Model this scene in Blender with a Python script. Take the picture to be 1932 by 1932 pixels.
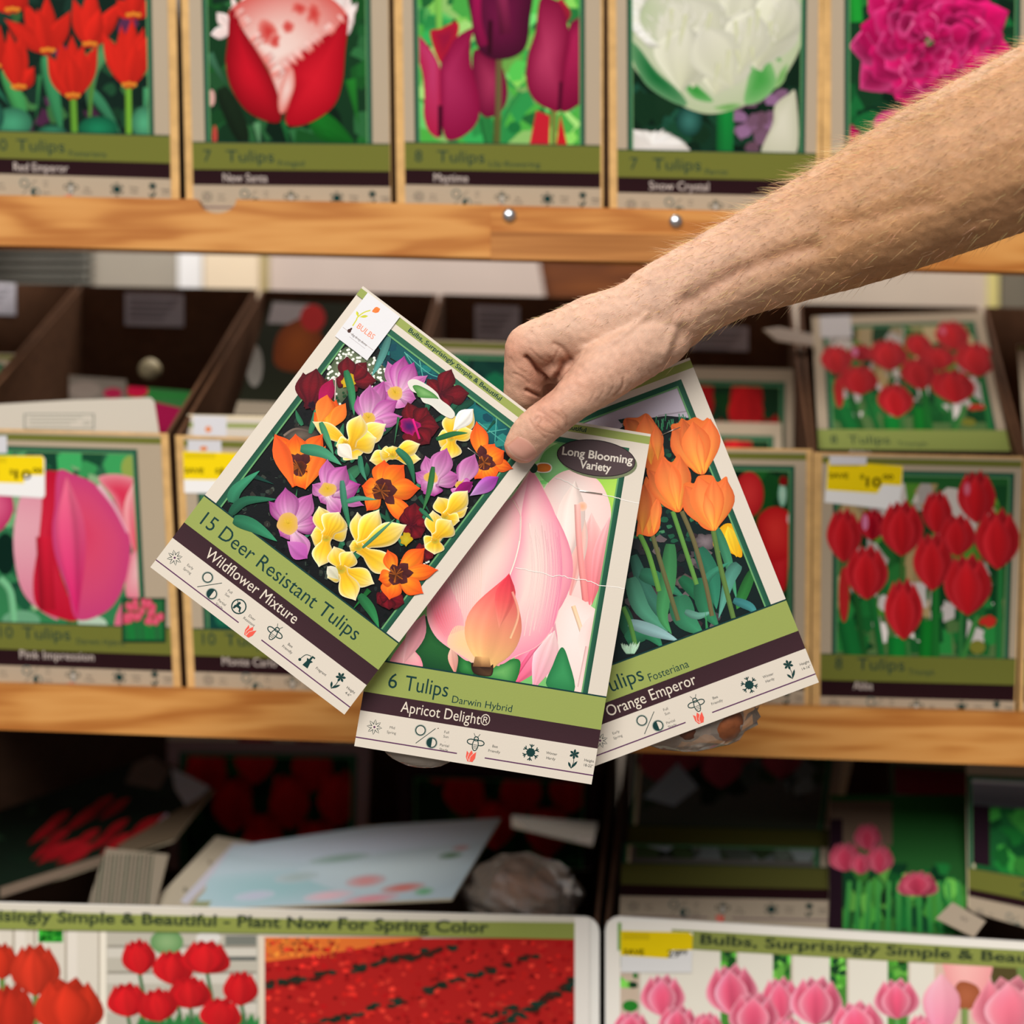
import bpy, bmesh, math, random
import numpy as np
from mathutils import Vector, Matrix
from mathutils.geometry import tessellate_polygon
for o in list(bpy.data.objects): bpy.data.objects.remove(o)
SC = bpy.context.scene; COL = SC.collection
R = math.radians
# ------------------------------------------------------------------ camera, world, lights
ZC = 1.25                      # eye height
FPX = 35.0/24.0*1932.0
cam = bpy.data.cameras.new('camera'); camo = bpy.data.objects.new('camera', cam); COL.objects.link(camo)
camo.location = (0, 0, ZC); camo.rotation_euler = (R(90), 0, 0)
cam.lens = 35; cam.sensor_width = 24; cam.sensor_height = 24; cam.sensor_fit = 'HORIZONTAL'
cam.dof.use_dof = True; cam.dof.focus_distance = 0.99; cam.dof.aperture_fstop = 1.9
cam.clip_start = 0.02
SC.camera = camo
w = bpy.data.worlds.new('shop_daylight'); SC.world = w; w.use_nodes = True
w.node_tree.nodes['Background'].inputs[0].default_value = (0.86, 0.93, 1.0, 1)
w.node_tree.nodes['Background'].inputs[1].default_value = 0.2
def area(name, loc, target, sx, sy, power, col):
    l = bpy.data.lights.new(name, 'AREA'); l.shape = 'RECTANGLE'; l.size = sx; l.size_y = sy; l.energy = power; l.color = col
    o = bpy.data.objects.new(name, l); COL.objects.link(o); o.location = loc
    o.rotation_euler = (Vector(target)-Vector(loc)).to_track_quat('-Z', 'Y').to_euler()
    return o
area('shop_front_daylight', (-0.8, -2.0, ZC+2.5), (0, 1.15, ZC-0.1), 3.4, 2.0, 238, (1.0, 0.965, 0.92))
area('back_wall_fill', (0.3, 1.75, ZC+1.6), (0.1, 2.1, ZC), 1.6, 0.5, 30, (1.0, 0.93, 0.85))  # unseen area light added to brighten the wall behind the rack
SC.view_settings.view_transform = 'Standard'; SC.view_settings.look = 'None'
SC.view_settings.exposure = 0.0; SC.view_settings.gamma = 1.0; SC.view_settings.use_curve_mapping = False
try:
    SC.cycles.use_denoising = True; SC.cycles.max_bounces = 6
except Exception: pass
# ------------------------------------------------------------------ helpers
def P(x, y, Y):                # point at depth Y seen at photo pixel (x, y)
    return Vector(((x-966)/FPX*Y, Y, ZC-(y-966)/FPX*Y))
def lin1(c):
    c = max(0.0, c)/255.0
    return c/12.92 if c <= 0.04045 else ((c+0.055)/1.055)**2.4
def lin(c): return (lin1(c[0]), lin1(c[1]), lin1(c[2]))
def mixc(a, b, t): return tuple(a[i]+(b[i]-a[i])*t for i in range(3))
def mul(a, k): return tuple(min(255, a[i]*k) for i in range(3))
def tag(o, label=None, cat=None, group=None, kind=None):
    if label: o['label'] = label
    if cat: o['category'] = cat
    if group: o['group'] = group
    if kind: o['kind'] = kind
    return o
def thing(name, loc, label, cat, group=None):
    o = bpy.data.objects.new(name, None); COL.objects.link(o); o.location = loc; o.empty_display_size = 0.02
    return tag(o, label, cat, group)
def link(name, me, parent=None, mat=None):
    o = bpy.data.objects.new(name, me); COL.objects.link(o)
    if mat is not None and not me.materials: me.materials.append(mat)
    if parent is not None:
        o.parent = parent
        o.matrix_parent_inverse = Matrix.Translation(parent_loc(parent)).inverted()
    return o
def parent_loc(p):
    v = Vector(p.location)
    q = p.parent
    return v
class MB:                       # simple coloured mesh builder
    def __init__(s): s.v = []; s.f = []; s.c = []
    def add(s, vs, fs, col):
        b = len(s.v); s.v += [tuple(x) for x in vs]; s.f += [tuple(b+i for i in f) for f in fs]
        c = lin(col) if not callable(col) else None
        s.c += [c if c else lin(col(Vector(x))) for x in vs]
    def hexa(s, a, col):        # 8 points: 0-3 one face, 4-7 opposite
        s.add(a, [(0,1,2,3), (7,6,5,4), (0,4,5,1), (1,5,6,2), (2,6,7,3), (3,7,4,0)], col)
    def slab(s, q, d, col):     # quad q extruded along vector d
        q = [Vector(x) for x in q]; d = Vector(d); s.hexa(q+[x+d for x in q], col)
    def box(s, lo, hi, col):
        x0,y0,z0 = lo; x1,y1,z1 = hi
        s.hexa([(x0,y0,z0),(x1,y0,z0),(x1,y0,z1),(x0,y0,z1),(x0,y1,z0),(x1,y1,z0),(x1,y1,z1),(x0,y1,z1)], col)
    def prism(s, pts, d, col):  # any outline extruded along d, capped
        pts = [Vector(p) for p in pts]; d = Vector(d); n = len(pts)
        tri = tessellate_polygon([pts])
        fs = [tuple(t) for t in tri] + [tuple(i+n for i in reversed(t)) for t in tri]
        fs += [(i, (i+1) % n, (i+1) % n+n, i+n) for i in range(n)]
        s.add(pts+[p+d for p in pts], fs, col)
    def tube(s, path, rad, col, n=8):
        path = [Vector(p) for p in path]; vs = []; fs = []
        for i, p in enumerate(path):
            t = (path[min(i+1, len(path)-1)]-path[max(i-1, 0)]).normalized()
            a = t.orthogonal().normalized(); b = t.cross(a); r = rad[i] if isinstance(rad, (list, tuple)) else rad
            vs += [p+(a*math.cos(2*math.pi*k/n)+b*math.sin(2*math.pi*k/n))*r for k in range(n)]
        for i in range(len(path)-1):
            for k in range(n): fs.append((i*n+k, i*n+(k+1) % n, (i+1)*n+(k+1) % n, (i+1)*n+k))
        fs += [tuple(reversed(range(n))), tuple((len(path)-1)*n+k for k in range(n))]
        s.add(vs, fs, col)
    def ball(s, c, r, col, nu=12, nv=8, tip=0.0, axis=None):
        c = Vector(c); r = Vector(r) if hasattr(r, '__len__') else Vector((r, r, r)); vs = []; fs = []
        for j in range(nv+1):
            th = math.pi*j/nv; z = math.cos(th); q = math.sin(th)
            if tip and z > 0: z = z*(1+tip*z*z)
            for i in range(nu):
                a = 2*math.pi*i/nu; v = Vector((r.x*q*math.cos(a), r.y*q*math.sin(a), r.z*z))
                if axis is not None: v = axis @ v
                vs.append(c+v)
        for j in range(nv):
            for i in range(nu): fs.append((j*nu+i, j*nu+(i+1) % nu, (j+1)*nu+(i+1) % nu, (j+1)*nu+i))
        s.add(vs, fs, col)
    def build(s, name, mat, parent=None, smooth=False, bevel=0):
        me = bpy.data.meshes.new(name); me.from_pydata(s.v, [], s.f)
        if smooth: me.polygons.foreach_set('use_smooth', [True]*len(me.polygons))
        at = me.color_attributes.new('Col', 'FLOAT_COLOR', 'POINT')
        at.data.foreach_set('color', np.hstack([np.array(s.c, 'f'), np.ones((len(s.c), 1), 'f')]).ravel())
        me.update()
        if bevel:
            bm = bmesh.new(); bm.from_mesh(me); bmesh.ops.remove_doubles(bm, verts=bm.verts, dist=1e-6)
            bmesh.ops.recalc_face_normals(bm, faces=bm.faces)
            bmesh.ops.bevel(bm, geom=[e for e in bm.edges if len(e.link_faces) == 2 and e.calc_face_angle(0) > 0.6], offset=bevel, segments=2, affect='EDGES')
            bm.to_mesh(me); bm.free()
        else:
            bm = bmesh.new(); bm.from_mesh(me); bmesh.ops.recalc_face_normals(bm, faces=bm.faces); bm.to_mesh(me); bm.free()
        return link(name, me, parent, mat)
# ------------------------------------------------------------------ materials
def mat_new(name):
    m = bpy.data.materials.new(name); m.use_nodes = True
    return m, m.node_tree, m.node_tree.nodes['Principled BSDF']
def mat_col(name, rough=0.5, spec=0.5, noise=0.0, nscale=60, bump=0.0, coat=0.0):
    m, nt, b = mat_new(name)
    a = nt.nodes.new('ShaderNodeAttribute'); a.attribute_name = 'Col'
    src = a.outputs['Color']
    if noise or bump:
        tc = nt.nodes.new('ShaderNodeTexCoord'); n = nt.nodes.new('ShaderNodeTexNoise'); n.inputs['Scale'].default_value = nscale; n.inputs['Detail'].default_value = 6
        nt.links.new(tc.outputs['Object'], n.inputs['Vector'])
    if noise:
        mp = nt.nodes.new('ShaderNodeMapRange'); mp.inputs[1].default_value = 0.25; mp.inputs[2].default_value = 0.75; mp.inputs[3].default_value = 1-noise; mp.inputs[4].default_value = 1+noise*0.4
        nt.links.new(n.outputs['Fac'], mp.inputs[0])
        mx = nt.nodes.new('ShaderNodeVectorMath'); mx.operation = 'SCALE'
        nt.links.new(src, mx.inputs[0]); nt.links.new(mp.outputs[0], mx.inputs['Scale']); src = mx.outputs[0]
    if bump:
        bp = nt.nodes.new('ShaderNodeBump'); bp.inputs['Strength'].default_value = bump; bp.inputs['Distance'].default_value = 0.001
        nt.links.new(n.outputs['Fac'], bp.inputs['Height']); nt.links.new(bp.outputs[0], b.inputs['Normal'])
    nt.links.new(src, b.inputs['Base Color'])
    b.inputs['Roughness'].default_value = rough; b.inputs['Specular IOR Level'].default_value = spec
    b.inputs['Coat Weight'].default_value = coat; b.inputs['Coat Roughness'].default_value = 0.12
    return m
M_PRINT = mat_col('glossy_printed_card', 0.4, 0.2, bump=0.05, nscale=900)
M_BOXPRINT = mat_col('printed_carton', 0.7, 0.03)
M_GLOSS = mat_col('laminated_card', 0.18, 0.6, coat=0.6)
M_KRAFT = mat_col('corrugated_cardboard', 0.85, 0.15, noise=0.22, nscale=90, bump=0.2)
M_PAINT = mat_col('matt_paint', 0.6, 0.3, noise=0.06, nscale=15)
M_BULB = mat_col('bulb_skin', 0.45, 0.4, noise=0.4, nscale=120, bump=0.3)
def mat_plain(name, col, rough=0.5, metal=0.0, spec=0.5):
    m, nt, b = mat_new(name); b.inputs['Base Color'].default_value = (*lin(col), 1); b.inputs['Roughness'].default_value = rough
    b.inputs['Metallic'].default_value = metal; b.inputs['Specular IOR Level'].default_value = spec
    return m
M_ZINC = mat_plain('zinc_screw', (205, 210, 215), 0.25, 1.0)
M_STEEL = mat_plain('staple_wire', (215, 210, 200), 0.3, 1.0)
def mat_wood(name, c0, c1, c2, seed=0.0, stretch=(2.0, 14, 14)):
    m, nt, b = mat_new(name); N = nt.nodes.new; L = nt.links.new
    tc = N('ShaderNodeTexCoord'); mp = N('ShaderNodeMapping'); mp.inputs['Scale'].default_value = stretch; mp.inputs['Location'].default_value = (seed, seed*1.7, seed*0.6)
    L(tc.outputs['Object'], mp.inputs['Vector'])
    n1 = N('ShaderNodeTexNoise'); n1.inputs['Scale'].default_value = 1.6; n1.inputs['Detail'].default_value = 3; L(mp.outputs[0], n1.inputs['Vector'])
    wv = N('ShaderNodeMath'); wv.operation = 'MULTIPLY'; wv.inputs[1].default_value = 34; L(n1.outputs['Fac'], wv.inputs[0])
    sn = N('ShaderNodeMath'); sn.operation = 'SINE'; L(wv.outputs[0], sn.inputs[0])
    mr = N('ShaderNodeMapRange'); mr.inputs[1].default_value = -1; mr.inputs[2].default_value = 1; L(sn.outputs[0], mr.inputs[0])
    mp2 = N('ShaderNodeMapping'); mp2.inputs['Scale'].default_value = (6, 260, 260); L(tc.outputs['Object'], mp2.inputs['Vector'])
    n2 = N('ShaderNodeTexNoise'); n2.inputs['Scale'].default_value = 1.0; n2.inputs['Detail'].default_value = 4; L(mp2.outputs[0], n2.inputs['Vector'])
    ad = N('ShaderNodeMath'); ad.operation = 'MULTIPLY_ADD'; ad.inputs[1].default_value = 0.45; L(n2.outputs['Fac'], ad.inputs[0]); 
    m3 = N('ShaderNodeMath'); m3.operation = 'MULTIPLY'; m3.inputs[1].default_value = 0.55; L(mr.outputs[0], m3.inputs[0]); L(m3.outputs[0], ad.inputs[2])
    cr = N('ShaderNodeValToRGB'); cr.color_ramp.elements[0].color = (*lin(c0), 1); cr.color_ramp.elements[1].color = (*lin(c2), 1)
    cr.color_ramp.elements[0].position = 0.1; cr.color_ramp.elements[1].position = 0.85
    e = cr.color_ramp.elements.new(0.45); e.color = (*lin(c1), 1)
    L(ad.outputs[0], cr.inputs[0]); L(cr.outputs[0], b.inputs['Base Color'])
    b.inputs['Roughness'].default_value = 0.5; b.inputs['Specular IOR Level'].default_value = 0.15
    return m
M_WOOD = mat_wood('varnished_pine', (204, 146, 80), (192, 131, 66), (164, 98, 40), 3.1)
M_WOOD2 = mat_wood('oak_splice', (186, 128, 68), (168, 110, 56), (148, 92, 42), 8.0, (1.0, 30, 30))
M_DARKWOOD = mat_wood('stained_wood', (120, 66, 24), (104, 54, 18), (84, 42, 14), 5.0)
def mat_plastic():
    m, nt, b = mat_new('clear_plastic_film'); N = nt.nodes.new; L = nt.links.new
    out = nt.nodes['Material Output']; t = N('ShaderNodeBsdfTransparent'); t.inputs[0].default_value = (0.97, 0.94, 0.91, 1)
    g = N('ShaderNodeBsdfGlossy'); g.inputs['Roughness'].default_value = 0.12
    d = N('ShaderNodeBsdfDiffuse'); d.inputs[0].default_value = (0.86, 0.72, 0.60, 1)
    mx = N('ShaderNodeMixShader'); fr = N('ShaderNodeFresnel'); fr.inputs['IOR'].default_value = 1.5
    m2 = N('ShaderNodeMixShader'); m2.inputs[0].default_value = 0.2
    ad = N('ShaderNodeMath'); ad.operation = 'ADD'; ad.inputs[1].default_value = 0.05; ad.use_clamp = True
    L(fr.outputs[0], ad.inputs[0])
    L(t.outputs[0], m2.inputs[1]); L(d.outputs[0], m2.inputs[2])
    L(ad.outputs[0], mx.inputs[0]); L(m2.outputs[0], mx.inputs[1]); L(g.outputs[0], mx.inputs[2]); L(mx.outputs[0], out.inputs['Surface'])
    return m
M_FILM = mat_plastic()
# ------------------------------------------------------------------ printed artwork (ink shapes lying on a card face)
def crop(ox, oy, s): return lambda x, y: (ox+x/s, oy+y/s)
def same(x, y): return (x, y)
_tc = {}
def text_mesh(s, bold):
    k = (s, bold)
    if k in _tc: return _tc[k]
    cu = bpy.data.curves.new('t', 'FONT'); cu.body = s; cu.size = 1.0; cu.resolution_u = 3; cu.offset = 0.022 if bold else 0.0
    o = bpy.data.objects.new('t', cu); COL.objects.link(o)
    dg = bpy.context.evaluated_depsgraph_get(); dg.update()
    me = bpy.data.meshes.new_from_object(o.evaluated_get(dg))
    vs = [(v.co.x, v.co.y) for v in me.vertices]; me.calc_loop_triangles()
    fs = [tuple(t.vertices) for t in me.loop_triangles]
    bpy.data.meshes.remove(me); bpy.data.objects.remove(o); bpy.data.curves.remove(cu)
    x0 = min(v[0] for v in vs); x1 = max(v[0] for v in vs)
    _tc[k] = ([((v[0]-x0)/(x1-x0), v[1]) for v in vs], fs, x1-x0)
    return _tc[k]
def smooth_closed(pts, n=5):
    out = []; m = len(pts)
    for i in range(m):
        p0, p1, p2, p3 = (pts[(i+k-1) % m] for k in range(4))
        for j in range(n):
            t = j/n
            out.append(tuple(0.5*((2*p1[a])+(-p0[a]+p2[a])*t+(2*p0[a]-5*p1[a]+4*p2[a]-p3[a])*t*t+(-p0[a]+3*p1[a]-3*p2[a]+p3[a])*t**3) for a in (0, 1)))
    return out
def smooth_open(pts, n=6):
    if len(pts) < 3: return [tuple(p) for p in pts]
    q = [pts[0]]+list(pts)+[pts[-1]]; out = []
    for i in range(len(pts)-1):
        p0, p1, p2, p3 = q[i:i+4]
        for j in range(n):
            t = j/n
            out.append(tuple(0.5*((2*p1[a])+(-p0[a]+p2[a])*t+(2*p0[a]-5*p1[a]+4*p2[a]-p3[a])*t*t+(-p0[a]+3*p1[a]-3*p2[a]+p3[a])*t**3) for a in range(len(p1))))
    out.append(tuple(pts[-1])); return out
class Art:
    def __init__(s, seed=1, gain=1.0):
        s.v = []; s.f = []; s.c = []; s.lay = 1; s.xf = same; s.rnd = random.Random(seed); s.gain = gain
    def raw(s, pts, fs, cols):
        b = len(s.v)
        for p in pts:
            x, y = s.xf(p[0], p[1]); s.v.append((x, y, s.lay))
        s.f += [tuple(b+i for i in f) for f in fs]
        if isinstance(cols, list): s.c += [lin(c) for c in cols]
        else: s.c += [lin(cols)]*len(pts)
        s.lay += 1
    def poly(s, pts, col, smooth=False, n=5):
        if smooth: pts = smooth_closed(pts, n)
        tri = tessellate_polygon([[Vector((p[0], p[1], 0)) for p in pts]])
        s.raw(pts, [tuple(t) for t in tri], col)
    def rect(s, x0, y0, x1, y1, col, col2=None, horiz=False):
        c2 = col2 or col
        s.raw([(x0,y0),(x1,y0),(x1,y1),(x0,y1)], [(0,1,2,3)], [col, c2, c2, col] if horiz else [col, col, c2, c2])
    def fan(s, pts, ce, cc, center=None, smooth=True, n=5, rings=3, mid=None):
        if smooth: pts = smooth_closed(pts, n)
        m = len(pts)
        if center is None: center = (sum(p[0] for p in pts)/m, sum(p[1] for p in pts)/m)
        q = np.array(pts, float); q2 = np.roll(q, -1, 0); sg = 1 if (q[:, 0]*q2[:, 1]-q2[:, 0]*q[:, 1]).sum() > 0 else -1
        def worst(c): return (sg*((q[:, 0]-c[0])*(q2[:, 1]-c[1])-(q2[:, 0]-c[0])*(q[:, 1]-c[1]))).min()
        if worst(center) <= 0:          # not star-shaped about this centre: look for a better one
            lo, hi = q.min(0), q.max(0); best = max(((s.rnd.uniform(lo[0], hi[0]), s.rnd.uniform(lo[1], hi[1])) for _ in range(400)), key=worst)
            if worst(best) > 0: center = best
            else:
                sc = np.hypot(*(q-center).T).max(); tri = tessellate_polygon([[Vector((p[0], p[1], 0)) for p in pts]])
                return s.raw(pts, [tuple(t) for t in tri], [mixc(mid or cc, ce, min(1, math.hypot(p[0]-center[0], p[1]-center[1])/sc)) for p in pts])
        vs = [center]; cs = [cc]; fs = []
        for r in range(1, rings+1):
            t = r/rings
            for p in pts:
                vs.append((center[0]+(p[0]-center[0])*t, center[1]+(p[1]-center[1])*t))
                cs.append(mixc(cc, ce, t**1.5) if mid is None else (mixc(cc, mid, t*2) if t < .5 else mixc(mid, ce, t*2-1)))
        for i in range(m): fs.append((0, 1+i, 1+(i+1) % m))
        for r in range(rings-1):
            b = 1+r*m
            for i in range(m): fs.append((b+i, b+m+i, b+m+(i+1) % m, b+(i+1) % m))
        s.raw(vs, fs, cs)
    def ell(s, cx, cy, rx, ry, ce, cc=None, rot=0, n=20, jag=0.0):
        ca, sa = math.cos(rot), math.sin(rot); pts = []
        for i in range(n):
            a = 2*math.pi*i/n; k = 1+(s.rnd.uniform(-jag, jag) if jag else 0)
            x, y = rx*k*math.cos(a), ry*k*math.sin(a); pts.append((cx+x*ca-y*sa, cy+x*sa+y*ca))
        if cc is None: s.raw(pts, [tuple(range(n))], ce)
        else: s.fan(pts, ce, cc, (cx, cy), smooth=False)
    def petal(s, base, tip, w, cb, ct, ce=None, ep=2.2, bend=0.0, streak=0.08, shade=0.12, peak=0.6, nt=10, ns=6, w0=0.0, cm=None, sharp=1.2):
        bx, by = base; dx, dy = tip[0]-bx, tip[1]-by; L = math.hypot(dx, dy) or 1; ux, uy = dx/L, dy/L; nx, ny = -uy, ux
        st = [1+s.rnd.uniform(-streak, streak) for _ in range(ns+1)]
        q = math.log(0.5)/math.log(peak); vs = []; cs = []; fs = []
        for i in range(nt+1):
            t = i/nt; hw = w/2*(math.sin(math.pi*t**q)**(0.8 if t < peak else sharp) if 0 < t < 1 else 0.0)
            hw = max(hw, w/2*w0*(1-t)); off = bend*math.sin(math.pi*t)
            for j in range(ns+1):
                u = -1+2*j/ns; d = off+u*hw
                vs.append((bx+ux*L*t+nx*d, by+uy*L*t+ny*d))
                c = mixc(cb, ct, t) if cm is None else (mixc(cb, cm, t*2) if t < .5 else mixc(cm, ct, t*2-1))
                if ce is not None: c = mixc(c, ce, max(abs(u)**ep, t**6)*0.85)
                cs.append(mul(c, st[j]*(1+shade*u*(-nx*0.6-ny*0.8))))
        for i in range(nt):
            for j in range(ns): a = i*(ns+1)+j; fs.append((a, a+1, a+ns+2, a+ns+1))
        s.raw(vs, fs, cs)
    def stroke(s, pts, w, c0, c1=None, w1=None, leaf=False, light=None):
        pts = smooth_open(pts); n = len(pts); vs = []; cs = []; fs = []; c1 = c1 or c0; w1 = w if w1 is None else w1
        for i, p in enumerate(pts):
            a = pts[max(i-1, 0)]; b = pts[min(i+1, n-1)]; dx, dy = b[0]-a[0], b[1]-a[1]; L = math.hypot(dx, dy) or 1; t = i/(n-1)
            hw = (w+(w1-w)*t)/2
            if leaf: hw = w/2*max(0.02, math.sin(math.pi*(0.12+0.88*t)**0.8))
            c = mixc(c0, c1, t)
            vs += [(p[0]-dy/L*hw, p[1]+dx/L*hw), p, (p[0]+dy/L*hw, p[1]-dx/L*hw)]
            cs += [mul(c, 0.82), light and mixc(c, light, .7) or mul(c, 1.08), c]
        for i in range(n-1):
            b = i*3; fs += [(b, b+1, b+4, b+3), (b+1, b+2, b+5, b+4)]
        s.raw(vs, fs, cs)
    def text(s, t, x, y, width, size, col, d=(1, 0), bold=False, center=False, raw_up=None):
        vs, fs, nat = text_mesh(t, bold)
        L = math.hypot(*d); ux, uy = d[0]/L, d[1]/L; vx, vy = raw_up if raw_up else (uy, -ux)
        if width is None: width = nat*size
        if center: x -= ux*width/2; y -= uy*width/2
        s.raw([(x+ux*v[0]*width+vx*v[1]*size, y+uy*v[0]*width+vy*v[1]*size) for v in vs], fs, col)
    def blobs(s, n, box, r, cols, jag=0.35, flat=1.0, k=7):
        vs = []; fs = []; cs = []
        for _ in range(n):
            x = s.rnd.uniform(box[0], box[2]); y = s.rnd.uniform(box[1], box[3]); rr = s.rnd.uniform(r*0.5, r); c = mul(s.rnd.choice(cols), s.rnd.uniform(.8, 1.15)); b = len(vs); a0 = s.rnd.uniform(0, 6)
            for i in range(k):
                a = a0+2*math.pi*i/k; q = rr*(1+s.rnd.uniform(-jag, jag)); vs.append((min(max(x+q*math.cos(a), box[0]), box[2]), min(max(y+q*flat*math.sin(a), box[1]), box[3]))); cs.append(c)
            fs.append(tuple(range(b, b+k)))
        # blobs of one call overlap: give each its own tiny height
        b0 = len(s.v)
        for i, p in enumerate(vs):
            X, Y = s.xf(*p); s.v.append((X, Y, s.lay+(i//k)*0.02))
        s.f += [tuple(b0+i for i in f) for f in fs]; s.c += [lin(c) for c in cs]; s.lay += 1+n*0.02
    def tulip(s, cx, cy, rx, ry, c, rot=0.0, tips=0.0, dark=0.62, light=1.12, edge=None, style=0):
        ca, sa = math.cos(rot), math.sin(rot)
        def T(x, y): x *= rx; y *= ry; return (cx+x*ca-y*sa, cy+x*sa+y*ca)
        cd = mul(c, dark); cl = mul(c, light); e = edge
        s.petal(T(0, .8), T(.25, -1-tips*.3), rx*1.1, cd, mul(c, .8), e)
        s.petal(T(0, .8), T(-.3, -.95), rx*1.1, cd, mul(c, .75), e)
        s.petal(T(-.05, 1), T(-.62-tips*.4, -.88-tips*.3), rx*1.15, mul(c, .8), c, e, bend=-rx*.28, peak=.5)
        s.petal(T(.05, 1), T(.62+tips*.4, -.84-tips*.3), rx*1.15, mul(c, .7), mul(c, .92), e, bend=rx*.28, peak=.5)
        s.petal(T(0, 1.02), T(-.08 if style == 0 else .12, -.78), rx*1.5, mul(c, .86), cl, e, peak=.5)
    def clip(s, outline):           # trim the ink to the card's outline (its convex hull)
        from mathutils.geometry import convex_hull_2d
        hull = [outline[i] for i in convex_hull_2d([Vector(p[:2]) for p in outline])]
        me = bpy.data.meshes.new('c'); me.from_pydata(s.v, [], s.f); at = me.color_attributes.new('Col', 'FLOAT_COLOR', 'POINT')
        at.data.foreach_set('color', np.hstack([np.array(s.c, 'f'), np.ones((len(s.c), 1), 'f')]).ravel())
        bm = bmesh.new(); bm.from_mesh(me); cx = sum(p[0] for p in hull)/len(hull); cy = sum(p[1] for p in hull)/len(hull)
        for i in range(len(hull)):
            a, b = hull[i], hull[(i+1) % len(hull)]; n = Vector((b[1]-a[1], a[0]-b[0], 0))
            if n.length < 1e-6: continue
            if n.x*(cx-a[0])+n.y*(cy-a[1]) > 0: n = -n
            bmesh.ops.bisect_plane(bm, geom=bm.verts[:]+bm.edges[:]+bm.faces[:], plane_co=(a[0], a[1], 0), plane_no=n, clear_outer=True, dist=1e-5)
        cl = bm.verts.layers.float_color['Col']; bm.verts.index_update()
        s.v = [tuple(v.co) for v in bm.verts]; s.c = [tuple(v[cl])[:3] for v in bm.verts]; s.f = [tuple(v.index for v in f.verts) for f in bm.faces]
        bm.free(); bpy.data.meshes.remove(me)
    def build(s, name, plane, mat, parent, eps=4e-6, slab=None, clip=None):
        if clip or slab: s.clip(clip or slab[0])
        p0, n = plane
        d = np.array([[(x-966)/FPX, 1.0, -(y-966)/FPX] for x, y, l in s.v]); l = np.array([q[2] for q in s.v])
        nn = np.array(n); o = np.array((0, 0, ZC)); t = ((np.array(p0)-o) @ nn)/(d @ nn)
        pts = o+d*t[:, None]+nn[None, :]*(l*eps)[:, None]
        v = [tuple(q) for q in pts]; f = list(s.f); c = [mul(q, 1) for q in s.c]
        mb = MB(); mb.v = v; mb.f = f; gn = s.gain*(0.78 if mat is M_BOXPRINT else 1.0); mb.c = [tuple(min(1.0, x*gn) for x in q) for q in s.c]  # carton ink is dimmed, putting the rack's shade into its colour
        if slab:                                   # outline in pixels, thickness, colour
            out, th, colr = slab
            dd = [Vector(((x-966)/FPX, 1, -(y-966)/FPX)) for x, y in out]; N = Vector(n); P0 = Vector(p0); O = Vector((0, 0, ZC))
            q = [O+k*((P0-O).dot(N)/k.dot(N)) for k in dd]
            mb.prism(q, -N*th, colr)
        me = bpy.data.meshes.new(name); me.from_pydata(mb.v, [], mb.f)
        at = me.color_attributes.new('Col', 'FLOAT_COLOR', 'POINT')
        at.data.foreach_set('color', np.hstack([np.array(mb.c, 'f'), np.ones((len(mb.c), 1), 'f')]).ravel())
        # face the ink toward the reader
        me.update()
        return link(name, me, parent, mat)
def plane3(a, b, c):
    a, b, c = Vector(a), Vector(b), Vector(c); n = (b-a).cross(c-a).normalized()
    if n.dot(Vector((0, 0, ZC))-a) < 0: n = -n
    return (tuple(a), tuple(n))
FRONT = ((0, 1.24, 0), (0, -1, 0))
# ------------------------------------------------------------------ the common card layout, in units 460 wide, v up from the bottom edge
CREAM = (219, 208, 193); GREEN = (150, 162, 86); DARKP = (62, 38, 44); CREAMB = (187, 169, 145); GREENB = (116, 119, 52); DARKB = (44, 22, 26); FRAMEG = (32, 76, 58); INK = (22, 58, 56); PURP = (92, 48, 88)  # B tones: the same inks darkened with the rack's shade
class Card:
    def __init__(s, BL, BR, TL, TR, H=None):
        s.q = (BL, BR, TL, TR); s.W = 460.0
        wpx = math.hypot(BR[0]-BL[0], BR[1]-BL[1]); hpx = math.hypot(TL[0]-BL[0], TL[1]-BL[1])
        s.H = H or 460.0*hpx/wpx
    def xf(s, u, v):
        a, b = u/s.W, v/s.H; BL, BR, TL, TR = s.q
        return tuple(BL[i]*(1-a)*(1-b)+BR[i]*a*(1-b)+TL[i]*(1-a)*b+TR[i]*a*b for i in (0, 1))
    def outline(s, m=(0, 0, 0, 0)):
        l, r, b, t = m
        return [s.xf(-l, -b), s.xf(s.W+r, -b), s.xf(s.W+r, s.H+t), s.xf(-l, s.H+t)]
UP = (0, 1)
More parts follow.
